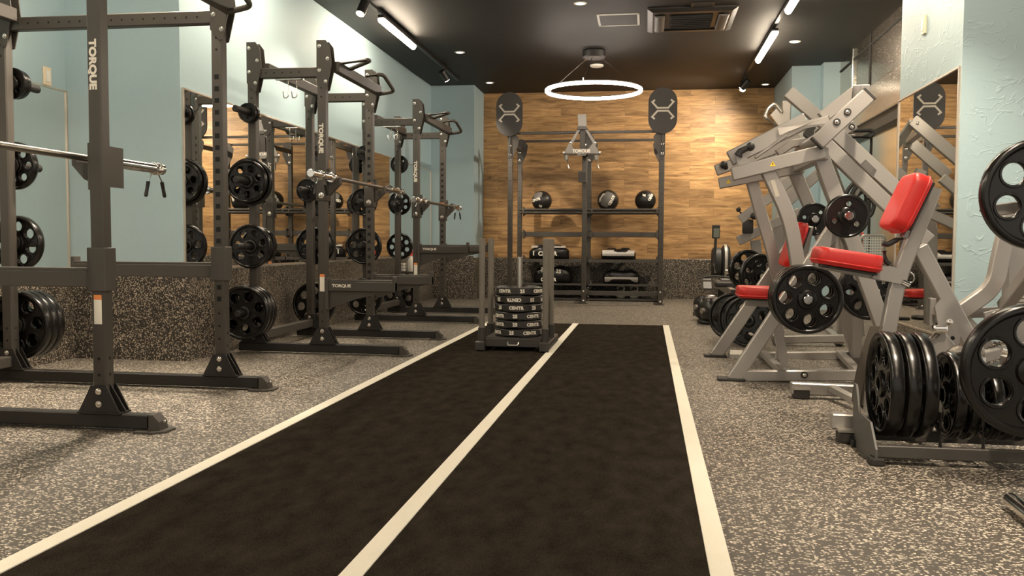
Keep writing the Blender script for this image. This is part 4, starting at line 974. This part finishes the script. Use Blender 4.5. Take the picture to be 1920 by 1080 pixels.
m = MB('white_print'); P = [px(1369, 656, y=YFR-0.031), px(1392, 665, y=YFR-0.031)]; m.box((P[0].x, YFR-0.0312, P[1].z), (P[1].x, YFR-0.030, P[0].z)); m.build('serial_label', A, 'white serial label')
bar(A, 'front_leg', [(1341, 668), (1449, 510), (1500, 436)], YFR, 22, 0.06)
foot_pad(A, 1320, 1362, 669, YFR)
bar(A, 'head_beam', [(1348, 344), (1506, 314)], YFR-0.15, 20, 0.06)
m = MB('yellow_print'); c = px(1366, 340, y=YFR-0.182); m.prism([c+V((-0.017, 0, -0.014)), c+V((0.017, 0, -0.014)), c+V((0, 0, 0.016))], (0, 0.001, 0)); m.build('warning_triangle', A, 'yellow warning triangle')
bar(A, 'front_post', [(1408, 334), (1432, 420), (1448, 470), (1462, 545)], YFR-0.12, 21, 0.06, r=0.18)
bar(A, 'rear_post', [(1488, 318), (1545, 450), (1570, 548), (1606, 662)], YFR-0.1, 22, 0.06, r=0.2, bolts=[(1518, 402), (1528, 428)])
# floor cross tubes
for u, v, u2, v2 in ((1431, 662, 1470, 700), (1575, 662, 1612, 700)):
    m = MB('silver_paint'); m.beam(px(u, v, y=YFR-0.03), px(u2, v2, y=YN+0.03), 0.05, 0.04); m.build('floor_crossmember', A)
m = MB('silver_paint'); m.beam(px(1466, 618, y=YM), px(1457, 674, y=YM), 0.03, 0.03, up=Y); m.build('stay', A)
for za in (px(1540, 287, y=YN).z,):
    a = px(1546, 287, y=YN); m = MB('silver_paint'); m.beam(a+Y*0.03, V((a.x, YFR-0.13, a.z)), 0.06, 0.07); m.build('head_crossmember', A)
# rear diagonals
bar(A, 'rear_diagonal', [(1548, 272), (1668, 388), (1740, 452)], YN+0.16, 26, 0.05)
o = bar(A, 'rear_diagonal', [(1556, 240), (1700, 374)], YN+0.30, 26, 0.05)
m = MB('label_grey'); P = pp([(1623, 299), (1644, 319), (1637, 333), (1612, 309)], YN+0.2735); m.prism(P, (0, 0.0015, 0))
m.mat('print_grey')
for k in range(5):
    p0 = P[0]*(0.85-0.15*k)+P[3]*(0.15+0.15*k); p1 = P[1]*(0.85-0.15*k)+P[2]*(0.15+0.15*k); m.beam(p0*0.9+p1*0.1-Y*0.001, p0*0.25+p1*0.75-Y*0.001, 0.001, 0.003, up=Z, bev=0)
m.build('data_plate', o, 'dark data plate with rows of small print')
# levers: near arm
bar(A, 'lever_head', [(1628, 178), (1532, 268)], YN-0.08, 28, 0.05, bolts=[(1589, 210), (1569, 229)])
m = MB('dark_rubber'); P0, P1 = px(1628, 178, y=YN-0.08), px(1532, 268, y=YN-0.08); d = (P0-P1).normalized(); m.beam(P0-d*0.005, P0+d*0.012, 0.052, 0.092, up=Z); m.beam(P1+d*0.005, P1-d*0.010, 0.052, 0.092, up=Z); m.build('end_cap', A, 'black end cap')
bar(A, 'lever_head', [(1604, 172), (1540, 222)], YN+0.22, 22, 0.05)
m = MB('silver_paint'); m.beam(px(1622, 172, y=YN-0.06), px(1606, 172, y=YN+0.22), 0.05, 0.08); m.build('lever_bridge', A)
bar(A, 'press_lever', [(1512, 226), (1368, 298)], YN+0.10, 28, 0.05)
bar(A, 'lever_link', [(1556, 224), (1458, 246)], YN+0.02, 16, 0.012)
bar(A, 'lever_rod', [(1415, 296), (1475, 254)], YN+0.08, 6, 0.02)
m = MB('grip_black'); P = pp([(1407, 275), (1400, 278), (1388, 284), (1384, 292)], YN-0.02); m.tube(P, [0.020, 0.018, 0.020, 0.026], 12); m.ball(P[0], 0.026); m.build('hand_grip', A, 'black rubber hand grip')
m = MB('silver_paint'); P = pp([(1378, 292), (1400, 296), (1404, 304), (1384, 314)], YN+0.02); m.prism(P, (0, 0.05, 0)); m.build('grip_bracket', A)
bar(A, 'press_lever', [(1500, 262), (1342, 320)], YFR-0.25, 20, 0.05)
m = MB('grip_black'); c = px(1357, 309, y=YFR-0.30); m.ball(c, 0.026); m.cyl(c, c+V((0.03, 0.06, -0.03)), 0.018, 12); m.build('hand_grip', A, 'black rubber grip knob')
bar(A, 'counter_arm', [(1477, 172), (1556, 240)], YM+0.25, 23, 0.05)
bar(A, 'lever_block', [(1458, 288), (1484, 270), (1530, 262)], YM+0.2, 14, 0.06)
bar(A, 'lever_stub', [(1570, 252), (1603, 234)], YM+0.30, 17, 0.05, bolts=[(1597, 238)])
m = MB('grip_black'); c = px(1516, 250, y=YM); m.cyl(c-Y*0.03, c+Y*0.03, 0.03, 16); c = px(1522, 240, y=YM); m.cyl(c-Y*0.02, c+Y*0.04, 0.022, 14); m.build('rubber_stop', A, 'black rubber stop')
m = MB('silver_paint'); m.cyl(px(1552, 248, y=YN-0.04), px(1552, 248, y=YN-0.04)+Y*0.95, 0.035, 16); m.build('pivot_shaft', A)
# plate horns and plates
def horn(par, c, y0, y1, r=0.024):
    m = MB('chrome'); m.cyl((c.x, y0, c.z), (c.x, y1, c.z), r, 16, bev=0.003); m.build('plate_horn', par, 'steel plate horn')
c = px(1588, 405, y=5.12); horn(A, c, 5.06, 5.50)
plate('XS', (c.x, 5.13, c.z), (0, -1, 0), 'small dark plate on the upper horn of the middle lever machine', GM, 0.9, 0.122)
m = MB('silver_paint'); m.beam((c.x, 5.47, c.z), px(1600, 470, y=5.47), 0.05, 0.06, up=Y); m.beam((c.x, 5.47, c.z), px(1566, 470, y=5.5), 0.05, 0.06, up=Y); m.build('horn_bracket', A)
c2 = px(1527, 411, y=6.2); horn(A, c2, 6.16, 6.40)
plate('XS', (c2.x, 6.22, c2.z), (0, -1, 0), 'small dark plate half hidden behind the far rear post of the middle lever machine', GM, 0.3, 0.112)
c = px(1513, 561, y=5.00); horn(A, c, 4.955, 5.40)
for k in range(3): plate('L', (c.x, 5.00+0.068*k, c.z), (0, -1, 0), '%s large grip plate of the three on the storage horn of the middle lever machine' % ('front', 'middle', 'rear')[k], GM, 0.15, 0.192)
c = px(1632, 545, y=5.85); horn(A, c, 5.70, 6.2)
plate('L', (c.x, 5.88, c.z), (0, -1, 0), 'large grip plate behind the leaning post of the near red bench', GM, 0.2, 0.19)
plate('L', (c.x+0.004, 5.94, c.z), (0, -1, 0), 'large grip plate hidden behind another one near the leaning post', GM, 0.5, 0.19)
m = MB('silver_paint'); m.beam((c.x, 6.2, c.z), (c.x, 6.2, 0.05), 0.06, 0.06, up=Y); m.beam((c.x, 6.2, 0.05), px(1606, 662, y=YFR-0.05), 0.05, 0.05); m.build('storage_post', A)
pad(A, 'seat_pad', (1382, 546), (1476, 550), YM, 0.30, 0.075)
bar(A, 'seat_frame', [(1398, 566), (1480, 572)], YM, 13, 0.06, mat='silver_paint')
bar(A, 'seat_post', [(1452, 570), (1470, 690)], YM, 16, 0.06)
pad(A, 'back_pad', (1473, 500), (1502, 418), YM, 0.30, 0.075)
bar(A, 'back_frame', [(1490, 574), (1518, 424)], YM, 12, 0.05)

# --- machine B: bench with red seat and back pad
B = thing('adjustable_bench_machine', 'silver bench machine with tilted red seat and tall red back pad, nearest red bench', 'weight machine', (1.1, 4.3, 0))
YBm = 4.32
bar(B, 'main_post', [(1750, 352), (1684, 520), (1634, 772)], YBm, 25, 0.06, r=0.1)
bar(B, 'rear_brace', [(1722, 462), (1832, 668)], YBm+0.02, 27, 0.06)
m = MB('silver_paint'); m.prism(pp([(1655, 665), (1662, 640), (1672, 640), (1684, 690), (1690, 705), (1640, 705)], YBm-0.02), (0, 0.02, 0)); m.bolt(px(1643, 658, y=YBm-0.03), (0, -1, 0), 0.012); m.build('post_gusset', B)
bar(B, 'base_foot', [(1482, 727), (1610, 733)], 4.80, 22, 0.06)
m = MB('dark_rubber'); c = px(1501, 752, y=4.80); m.box((c.x-0.04, 4.76, 0), (c.x+0.04, 4.84, 0.05), bev=0.006); m.mat('alu_grey'); m.box((c.x-0.042, 4.755, 0.05), (c.x+0.042, 4.845, 0.06)); m.build('rubber_foot', B, 'black rubber foot')
bar(B, 'base_foot', [(1557, 788), (1628, 791)], 3.80, 28, 0.06)
m = MB('dark_rubber'); c = px(1589, 830, y=3.76); m.box((c.x-0.04, 3.71, 0), (c.x+0.04, 3.81, 0.05), bev=0.012); m.mat('alu_grey'); m.box((c.x-0.046, 3.705, 0.05), (c.x+0.046, 3.815, 0.06)); m.build('rubber_foot', B, 'black rubber foot')
m = MB('silver_paint'); a = px(1610, 735, y=4.78); b = px(1640, 793, y=3.78); m.beam((a.x, 4.78, a.z), (a.x, 3.78, a.z), 0.06, 0.07); m.build('base_crossmember', B)
m = MB('silver_paint'); m.beam(px(1560, 728, y=4.75), px(1606, 752, y=4.5), 0.04, 0.035); m.bolt(px(1558, 728, y=4.765), (0, -1, 0), 0.012); m.build('base_gusset', B)
# dark folded plate hanging beside the post
m = MB('towel_brown'); P = []
for i in range(7):
    k = i/6; P.append([px(1632-34*k-6*math.sin(3*k)+w_, 612+140*k+(8 if w_ else 0)*k, y=YBm-0.10-0.03*math.sin(6*k+w_)) for w_ in (0, 6, 12, 18, 24+3*math.sin(5*k))])
m.grid(P); P2 = [[p+Y*0.006 for p in r] for r in P]; m.grid(P2)
o = m.build('hanging_towel'); tag(o, 'dark brown towel hanging down beside the leaning silver post', 'towel')
# seat assembly
pad(B, 'seat_pad', (1527, 477), (1646, 496), YBm, 0.26, 0.082)
bar(B, 'seat_beam', [(1530, 493), (1664, 520)], YBm, 17, 0.06)
m = MB('silver_paint'); m.prism(pp([(1629, 520), (1648, 503), (1662, 498), (1690, 506), (1684, 532), (1632, 521)], YBm), (0, 0.10, 0)); m.build('seat_carriage', B)
m = MB('chrome'); c = px(1700, 518, y=YBm); m.cyl(px(1686, 516, y=YBm), c, 0.018, 14); m.torus(px(1703, 520, y=YBm-0.01), (0.2, -1, 0.2), 0.028, 0.0035, 28, 8); m.cyl(px(1692, 528, y=YBm-0.04), px(1706, 534, y=YBm-0.04), 0.012, 12); m.build('pop_pin', B, 'chrome pop pin with ring')
pad(B, 'back_pad', (1672, 432), (1722, 330), YBm, 0.27, 0.085)
bar(B, 'back_pad_tube', [(1694, 448), (1742, 352)], YBm, 12, 0.05)
m = MB('grip_black'); m.tube(fillet(pp([(1692, 446), (1676, 452), (1664, 459), (1655, 455)], YBm-0.05), 0.02), 0.013, 10); m.tube(fillet(pp([(1658, 470), (1660, 490), (1668, 496)], YBm-0.02), 0.02), 0.012, 10); m.build('adjust_handle', B, 'black bent adjustment handle')
# pivot linkage at the rear foot
m = MB('silver_paint'); m.prism(pp([(1752, 575), (1764, 560), (1782, 585), (1800, 630), (1797, 648), (1778, 652), (1764, 640)], YBm-0.06), (0, 0.014, 0))
for u, v in ((1780, 605), (1770, 636)): m.bolt(px(u, v, y=YBm-0.067), (0, -1, 0), 0.013)
m.mat('hole_shade_and_print'); c = px(1786, 634, y=YBm-0.067); m.cyl(c, c-Y*0.001, 0.010, 12); m.build('pivot_plate', B)  # hole darkness painted as a black disc on the plate
bar(B, 'lower_lever', [(1722, 672), (1778, 632)], YBm-0.10, 34, 0.05)
m = MB('chrome'); m.tube(pp([(1722, 655), (1758, 622)], YBm-0.14), 0.007, 8); m.tube(pp([(1728, 660), (1763, 626)], YBm-0.14), 0.007, 8); c = px(1762, 617, y=YBm-0.14); m.box(c-V((0.03, 0.02, 0.018)), c+V((0.03, 0.02, 0.018)), bev=0.006); m.build('guide_rods', B, 'bright guide rods')
m = MB('silver_paint'); m.box(px(1743, 612, y=YBm-0.02), px(1751, 558, y=YBm+0.02), bev=0.004); m.mat('bolt_steel'); m.box(px(1752, 592, y=YBm-0.05), px(1764, 575, y=YBm), bev=0.006); m.build('link_bar', B)
m = MB('alu_grey'); m.prism(pp([(1775, 655), (1800, 648), (1830, 668), (1822, 690), (1790, 690)], YBm-0.02), (0, 0.10, 0)); m.cyl(px(1800, 668, y=YBm-0.12), px(1800, 668, y=YBm+0.1), 0.02, 12); m.beam(px(1780, 690, y=YBm+0.06), V((px(1780, 690, y=YBm).x, YBm+0.06, 0.0)), 0.06, 0.06, up=Y); m.beam(px(1832, 668, y=YBm+0.02), V((px(1836, 690, y=YBm).x, YBm+0.02, 0.0)), 0.06, 0.06, up=Y); m.build('pivot_housing', B)

# --- machine D at the right edge
D = thing('plate_loaded_machine', 'silver plate loaded machine cut off by the right edge, with two large plates', 'weight machine', (1.85, 4.6, 0))
YD = 4.85
bar(D, 'bent_arm', [(1790, 592), (1864, 540), (1876, 480), (1896, 396)], YD, 27, 0.06, r=0.12)
bar(D, 'cross_tube', [(1790, 588), (1925, 582)], YD+0.06, 17, 0.06)
bar(D, 'side_post', [(1912, 440), (1908, 560), (1912, 700)], YD+0.10, 44, 0.08)
m = MB('emblem_cream'); a, b = px(1902, 575, y=YD+0.055), px(1926, 518, y=YD+0.055); m.box((a.x, YD+0.055, a.z), (b.x, YD+0.058, b.z))
m.mat('orange_print'); m.box((a.x, YD+0.054, b.z-0.008), (b.x, YD+0.056, b.z)); m.mat('label_grey')
for k in range(7): zz = a.z+0.02+k*0.02; m.box((a.x+0.006, YD+0.0535, zz), (b.x-0.012, YD+0.0555, zz+0.006))
m.build('instruction_label', D, 'cream instruction label with rows of print')
bar(D, 'diagonal_tube', [(1786, 580), (1850, 650)], YD+0.02, 24, 0.06)
m = MB('silver_paint'); m.prism(pp([(1845, 586), (1873, 579), (1878, 600), (1856, 640), (1848, 620)], YD-0.25), (0, 0.02, 0)); m.bolt(px(1866, 590, y=YD-0.262), (0, -1, 0), 0.014); m.beam(px(1862, 600, y=YD-0.24), px(1862, 590, y=YD+0.03), 0.03, 0.05); m.build('pivot_plate', D)
for u, v, s in ((1880, 668, 0), (1872, 690, 1)):
    m = MB('silver_paint'); m.beam(px(1840, 670+30*s, y=YD-0.3), px(1915, 650+25*s, y=YD-0.2), 0.05, 0.05); m.build('linkage_tube', D)
m = MB('chrome'); m.cyl(px(1878, 655, y=YD-0.4), px(1925, 672, y=YD-0.4), 0.016, 12); m.build('link_rod', D, 'bright link rod')
m = MB('silver_paint'); a = px(1912, 700, y=YD+0.10); m.beam((a.x, YD+0.1, a.z), (a.x+0.02, YD+0.1, 0.0), 0.08, 0.12, up=Y); m.beam((a.x-0.1, YD+0.1, 0.04), (a.x+0.9, YD+0.1, 0.04), 0.06, 0.07); m.build('base_frame', D)
c = px(1950, 364, y=3.79); horn(D, c, 3.72, 3.98)
plate('XL', (c.x, 3.79, c.z), (0, -1, 0), 'large glossy plate high on the right edge, cut off by the frame', GM, 0.12)
bar(D, 'peg_stub', [(1844, 388), (1862, 404)], 3.95, 16, 0.05)
m = MB('silver_paint'); m.beam(px(1853, 396, y=3.95), (c.x+0.3, 3.95, c.z), 0.04, 0.05); m.beam((c.x+0.28, 3.95, c.z+0.05), (c.x+0.28, YD, 0.5), 0.06, 0.06, up=X); m.build('horn_arm', D)
c = px(1934, 695, y=3.14); horn(D, c, 3.06, 3.34)
plate('XL', (c.x, 3.14, c.z), (0, -1, 0), 'large glossy plate low on the right edge in front of the plate tray', GM, 0.33)
m = MB('silver_paint'); m.beam((c.x-0.03, 3.30, c.z), (c.x+0.52, 3.30, c.z), 0.06, 0.06); m.beam((c.x+0.5, 3.30, c.z+0.06), (c.x+0.5, 3.30, 0.0), 0.06, 0.08, up=Y); m.beam((c.x+0.5, 3.30, 0.05), (c.x+0.5, YD, 0.05), 0.06, 0.06); m.build('horn_post', D)

# --- plate tray (plates stand upright in it, faces turned to the lane)
T = thing('plate_tray', 'low dark floor tray holding upright weight plates, near the right edge', 'plate rack', (1.2, 3.55, 0))
YT0, YTb = 3.40, 3.70
xt0 = px(1642, 862, y=YT0).x; xt1 = 1.75
for y in (YT0, YTb):
    m = MB('black_steel'); m.beam((xt0, y, 0.05), (xt1, y, 0.05), 0.03, 0.045, bev=0.003); m.build('tray_rail', T)
m = MB('label_grey'); xe = xt0-0.005
m.prism([(xe, YT0-0.03, 0.0), (xe, YTb+0.04, 0.0), (xe, YTb+0.04, 0.25), (xe, YTb-0.0, 0.25), (xe, YTb-0.06, 0.15), (xe, YT0+0.06, 0.145), (xe, YT0-0.03, 0.06)], (0.008, 0, 0)); m.build('end_plate', T, 'dark grey end plate')
for q0, q1 in (((xe-0.02, YT0-0.04, 0), (xe+0.03, YT0+0.03, 0.028)), ((xe-0.02, YTb-0.03, 0), (xe+0.03, YTb+0.045, 0.028)), ((xt1-0.04, YT0-0.04, 0), (xt1, YTb+0.04, 0.028))): m = MB('dark_rubber'); m.box(q0, q1, bev=0.005); m.build('tray_foot', T)
for xx in (px(1748, 800, y=3.5).x, px(1826, 800, y=3.5).x):
    m = MB('black_steel'); m.tube(fillet([(xx, YT0, 0.06), (xx, YT0+0.02, 0.24), (xx, YTb-0.02, 0.24), (xx, YTb, 0.06)], 0.04), 0.008, 8); m.build('divider', T)
GT = 'weight plates standing in the floor tray'
yc = 3.57
x0 = px(1657, 755, y=yc).x
for k in range(3): plate('L', (x0+k*0.0595, yc, 0.072+0.205), (-1, 0, 0), '%s of the three large plates at the left end of the floor tray' % ('leftmost', 'middle', 'rightmost')[k], GT, 0.2, 0.205)
x1 = px(1776, 770, y=yc).x
for k in range(2): plate('M', (x1+k*0.058, yc, 0.072+0.168), (-1, 0, 0), '%s of the two medium plates in the middle of the floor tray' % ('left', 'right')[k], GT, 0.5, 0.168)
x2 = px(1848, 780, y=yc).x
for k in range(3): plate('M', (x2+k*0.055, yc, 0.072+0.145), (-1, 0, 0), '%s of the smaller plates at the right of the floor tray' % ('first', 'second', 'third')[k], GT, 0.1, 0.145)
# chrome bar on the floor
a, b = px(1895, 938, z=0.028), px(2010, 1030, z=0.028)
t = thing('chrome_bar', 'chrome bar end lying on the floor at the right edge', 'bar', (a.x, a.y, 0))
m = MB('chrome'); m.cyl(a, b, 0.025, 20, bev=0.003); m.build('bar_sleeve', t)
m = MB('alu_grey'); d = (b-a).normalized(); s = V((d.y, -d.x, 0)); m.cyl(a-s*0.045+d*0.04-Z*0.014, b-s*0.045-Z*0.014, 0.014, 14); m.build('bar_shaft', t)

# --- machine C farther back
Cm = thing('lever_machine', 'silver lever machine farthest back in the right row, by the blue pier', 'weight machine', (1.0, 8.4, 0))
YC = 7.75
bar(Cm, 'press_lever', [(1388, 412), (1450, 366), (1486, 335)], YC, 17, 0.05)
bar(Cm, 'press_lever', [(1384, 452), (1462, 414), (1500, 398)], YC+0.1, 17, 0.05)
for p0, p1 in (((1.43, 7.85, 1.87), (0.95, 7.85, 1.44)), ((1.27, 8.6, 1.80), (0.90, 8.6, 1.46))):
    m = MB('silver_paint'); m.beam(p0, p1, 0.05, 0.10); m.bolt(V(p0)*0.93+V(p1)*0.07-Y*0.025, (0, -1, 0), 0.013); m.build('press_lever', Cm)
m = MB('silver_paint'); m.beam((1.42, 7.87, 1.86), (1.76, 8.3, 1.2), 0.06, 0.08, up=Y); m.beam((1.76, 8.3, 1.22), (1.76, 8.3, 0.0), 0.06, 0.08, up=Y); m.beam((1.35, 7.85, 1.79), (1.25, 8.6, 1.78), 0.06, 0.06); m.build('lever_post', Cm)
m = MB('grip_black'); c = px(1414, 405, y=YC-0.05); m.ball(c, 0.032); m.box(px(1392, 438, y=YC-0.02), px(1412, 412, y=YC+0.02), bev=0.01); m.tube(pp([(1384, 394), (1390, 400)], YC), 0.012, 8); m.cyl(px(1381, 395, y=YC), px(1388, 391, y=YC), 0.018, 10); m.build('hand_grip', Cm, 'black rubber grip')
bar(Cm, 'front_post', [(1416, 450), (1422, 500), (1430, 600)], YC+0.2, 18, 0.06)
bar(Cm, 'rear_post', [(1482, 345), (1460, 430), (1452, 600)], YC+0.4, 20, 0.06)
bar(Cm, 'lever_head', [(1462, 392), (1540, 320)], YC+0.3, 18, 0.05)
bar(Cm, 'tall_post', [(1475, 190), (1468, 330), (1462, 548)], 10.9, 14, 0.06)
m = MB('alu_grey'); m.tube(fillet(pp([(1458, 238), (1434, 219), (1440, 204), (1453, 194), (1466, 210)], 10.85), 0.03), 0.024, 10); m.build('pull_handle', Cm, 'grey bent pull handle')
m = MB('silver_paint'); m.prism(pp([(1444, 216), (1456, 203), (1468, 214), (1468, 236), (1460, 236)], 10.88), (0, 0.05, 0)); m.build('handle_bracket', Cm)
bar(Cm, 'base_rail', [(1450, 637), (1598, 634)], 7.3, 14, 0.06)
bar(Cm, 'base_rail', [(1440, 618), (1560, 616)], 8.7, 12, 0.06)
m = MB('silver_paint'); m.beam(px(1575, 640, y=7.3), px(1552, 620, y=8.7), 0.06, 0.05); m.beam(px(1458, 638, y=7.3), px(1443, 619, y=8.7), 0.06, 0.05); m.build('floor_crossmember', Cm)
bar(Cm, 'rear_diagonal', [(1540, 320), (1600, 480), (1610, 630)], 7.6, 18, 0.06, r=0.2)
pad(Cm, 'seat_pad', (1418, 545), (1470, 547), 8.5, 0.28, 0.07)
pad(Cm, 'back_pad', (1606, 500), (1607, 436), 7.75, 0.06, 0.10)
m = MB('grip_black')
for P in ([(1582, 375), (1590, 355), (1602, 342), (1606, 330)], [(1596, 376), (1598, 360), (1610, 345), (1622, 334)], [(1602, 374), (1616, 360)], [(1622, 362), (1624, 385), (1622, 402)], [(1622, 373), (1634, 371), (1640, 384), (1634, 403), (1624, 408)]): m.tube(fillet(pp(P, 7.55), 0.04), 0.017, 8)
m.build('curved_grip', Cm, 'black curved grips')
m = MB('grip_black'); m.tube(fillet(pp([(1595, 257), (1632, 257), (1639, 250), (1633, 244), (1600, 245)], 7.5), 0.03), 0.017, 10); m.build('pull_handle', Cm, 'black looped pull handle')
m = MB('silver_paint'); m.beam(px(1598, 252, y=7.52), px(1608, 350, y=7.6), 0.04, 0.04, up=Y); m.beam(px(1606, 345, y=7.58), px(1610, 480, y=7.6), 0.04, 0.05, up=Y); m.build('handle_post', Cm)
c = px(1404, 507, y=7.6)
plate('L', (c.x, 7.72, c.z), (0.45, -1, 0), 'rear of two grip plates on the far lever machine', GM, 0.3, 0.175)
c2 = px(1424, 518, y=7.45); plate('L', (c2.x, 7.46, c2.z), (0.45, -1, 0.0), 'front of two grip plates on the far lever machine', GM, 0.1, 0.185)
m = MB('chrome'); m.cyl((c2.x+0.02, 7.42, c2.z), (c2.x-0.22, 7.95, c2.z+0.02), 0.022, 14); m.build('plate_horn', Cm, 'steel plate horn')
# leaning plates on the floor beside the far machine
GL = 'weight plates leaning beside the far machine'
for k, (u, v, y, R) in enumerate(((1372, 588, 7.6, 0.20), (1392, 600, 7.3, 0.205), (1404, 607, 7.12, 0.205))):
    c = px(u, v, y=y); c.z = R*0.985+0.005
    plate('L', c, (-0.42, -0.9, 0.12), '%s of three plates standing on the floor left of the silver machine' % ('rear', 'middle', 'front')[k], GL, 0.3*k, R)
# silver mesh seat back
t = thing('mesh_chair', 'silver mesh panel chair between the far machines', 'chair', (px(1632, 470, y=7.4).x, 7.4, 0))
m = MB('hole_web_steel'); a, b = px(1617, 484, y=7.4), px(1656, 444, y=7.4); holes = []
nx_, nz_ = 8, 8; w_, h_ = b.x-a.x, b.z-a.z
holes = [circ((i+0.5)/nx_*w_, (j+0.5)/nz_*h_, w_/nx_*0.40, 8) for i in range(nx_) for j in range(nz_)]
m.join(curve_mesh([[(0, 0), (w_, 0), (w_, h_), (0, h_)]]+holes, 0.002, 0.0), frame_mtx((a.x, 7.4, a.z), X, Z)); m.build('mesh_panel', t)
m = MB('silver_paint'); m.tube(fillet([(a.x-0.01, 7.41, 0.0), (a.x-0.01, 7.41, b.z+0.01), (b.x+0.01, 7.41, b.z+0.01), (b.x+0.01, 7.41, 0.0)], 0.03), 0.013, 10); m.build('frame_tube', t)
m = MB('grip_black'); m.box((a.x, 7.2, 0.40), (b.x, 7.42, 0.43), bev=0.01); m.build('seat_board', t)

# ------------------------------------------------------------------ rowing machine near the back wall
YR = 11.9
Rw = thing('rowing_machine', 'black rowing machine with an upright display beside the back wall', 'rowing machine', (px(1345, 560, y=YR).x, YR, 0))
m = MB('grip_black'); a, b = px(1335, 447, y=YR), px(1350, 422, y=YR); m.box((a.x, YR-0.02, a.z), (b.x, YR+0.02, b.z), bev=0.008); o = m.build('display', Rw)
m = MB('lcd_screen'); a2, b2 = px(1337.5, 445, y=YR), px(1348.5, 428, y=YR); m.box((a2.x, YR-0.0215, a2.z), (b2.x, YR-0.019, b2.z)); m.build('screen', o, 'grey lcd screen')
m = MB('grip_black'); m.beam(px(1342, 447, y=YR), px(1339, 500, y=YR), 0.035, 0.045, up=Y); m.build('display_arm', Rw)
c = px(1353, 492, y=YR+0.2); m = MB('grip_black'); m.cyl(c-X*0.13, c+X*0.0, 0.20, 28, bev=0.02); m.cyl(c, c+X*0.10, 0.24, 28, bev=0.03); m.build('flywheel_cage', Rw)
m = MB('kettlebell_grey'); m.cyl(c+X*0.025, c+X*0.058, 0.243, 28); m.build('flywheel_band', Rw, 'pale grey band round the flywheel')
m = MB('grip_black'); m.beam((c.x, YR+0.15, 0.30), (c.x, YR+0.3, 0.02), 0.08, 0.08, up=Y); m.box((c.x-0.25, YR+0.15, 0), (c.x+0.25, YR+0.22, 0.04), bev=0.01); m.build('front_leg', Rw)
m = MB('alu_grey'); m.beam((c.x-0.08, YR+0.1, 0.30), (c.x-0.03, YR-1.9, 0.26), 0.06, 0.09); m.mat('dark_rubber'); m.box((c.x-0.065, YR-1.93, 0.21), (c.x+0.005, YR-1.88, 0.31), bev=0.008); m.build('monorail', Rw, 'grey aluminium monorail')
m = MB('alu_grey'); m.tube(pp([(1338, 494), (1341, 512)], YR-0.1), 0.012, 8); m.build('chain', Rw, 'bright chain')
m = MB('grip_black'); m.tube(pp([(1309, 522), (1322, 519.5), (1341, 518), (1360, 519.5), (1370, 521)], YR-0.4), 0.014, 10); m.build('pull_handle', Rw)
for u in (1326, 1361):
    m = MB('label_grey'); p = px(u, 533, y=YR-0.45); m.beam(p+V((0, -0.09, -0.06)), p+V((0, 0.09, 0.06)), 0.11, 0.03); m.build('foot_plate', Rw)
m = MB('grip_black'); p = px(1340, 552, y=10.6); m.box((c.x-0.20, 10.45, 0.31), (c.x+0.10, 10.7, 0.37), bev=0.02); m.build('sliding_seat', Rw)
m = MB('grip_black'); m.beam((c.x-0.03, YR-1.88, 0.26), (c.x-0.03, YR-1.88, 0.02), 0.06, 0.06, up=Y); m.box((c.x-0.2, YR-1.92, 0), (c.x+0.14, YR-1.84, 0.035), bev=0.01); m.build('rear_leg', Rw)
# rounded black drum weights and loop handles in front of it
for k, (u, v, y) in enumerate(((1324, 562, 9.6), (1338, 572, 9.1))):
    c = px(u, v, y=y); r = 0.135; c.z = r+0.002
    t = thing('drum_weight', '%s dark rounded drum weight on the floor in front of the rowing machine' % ('rear', 'front')[k], 'weight', (c.x, c.y, 0))
    m = MB('kettlebell_iron'); m.lathe(c-V((0.10, 0.05, 0)), V((1, 0.5, 0)), [(0.0, 0), (0.08, 0.0), (r-0.02, 0.02), (r, 0.05), (r, 0.19), (r-0.02, 0.21), (0.08, 0.23), (0.0, 0.23)], 24); m.build('drum', t)
    m = MB('alu_grey'); m.cyl(c-V((0.125, 0.0625, 0)), c-V((0.09, 0.045, 0)), 0.03, 14); m.build('end_knob', t, 'bright end knob')
for k, (u, v) in enumerate(((1316, 588), (1326, 603))):
    c = px(u, v, z=0.02); t = thing('loop_handle', '%s black loop handle lying on the floor beside the drum weights' % ('rear', 'front')[k], 'handle', (c.x, c.y, 0), 'loop handles on the floor')
    m = MB('plate_rubber'); m.tube([c+V((0.085*math.cos(g), 0.13*math.sin(g), 0)) for g in [2*PI*j/28 for j in range(28)]], 0.018, 10, closed=True); m.build('loop', t)
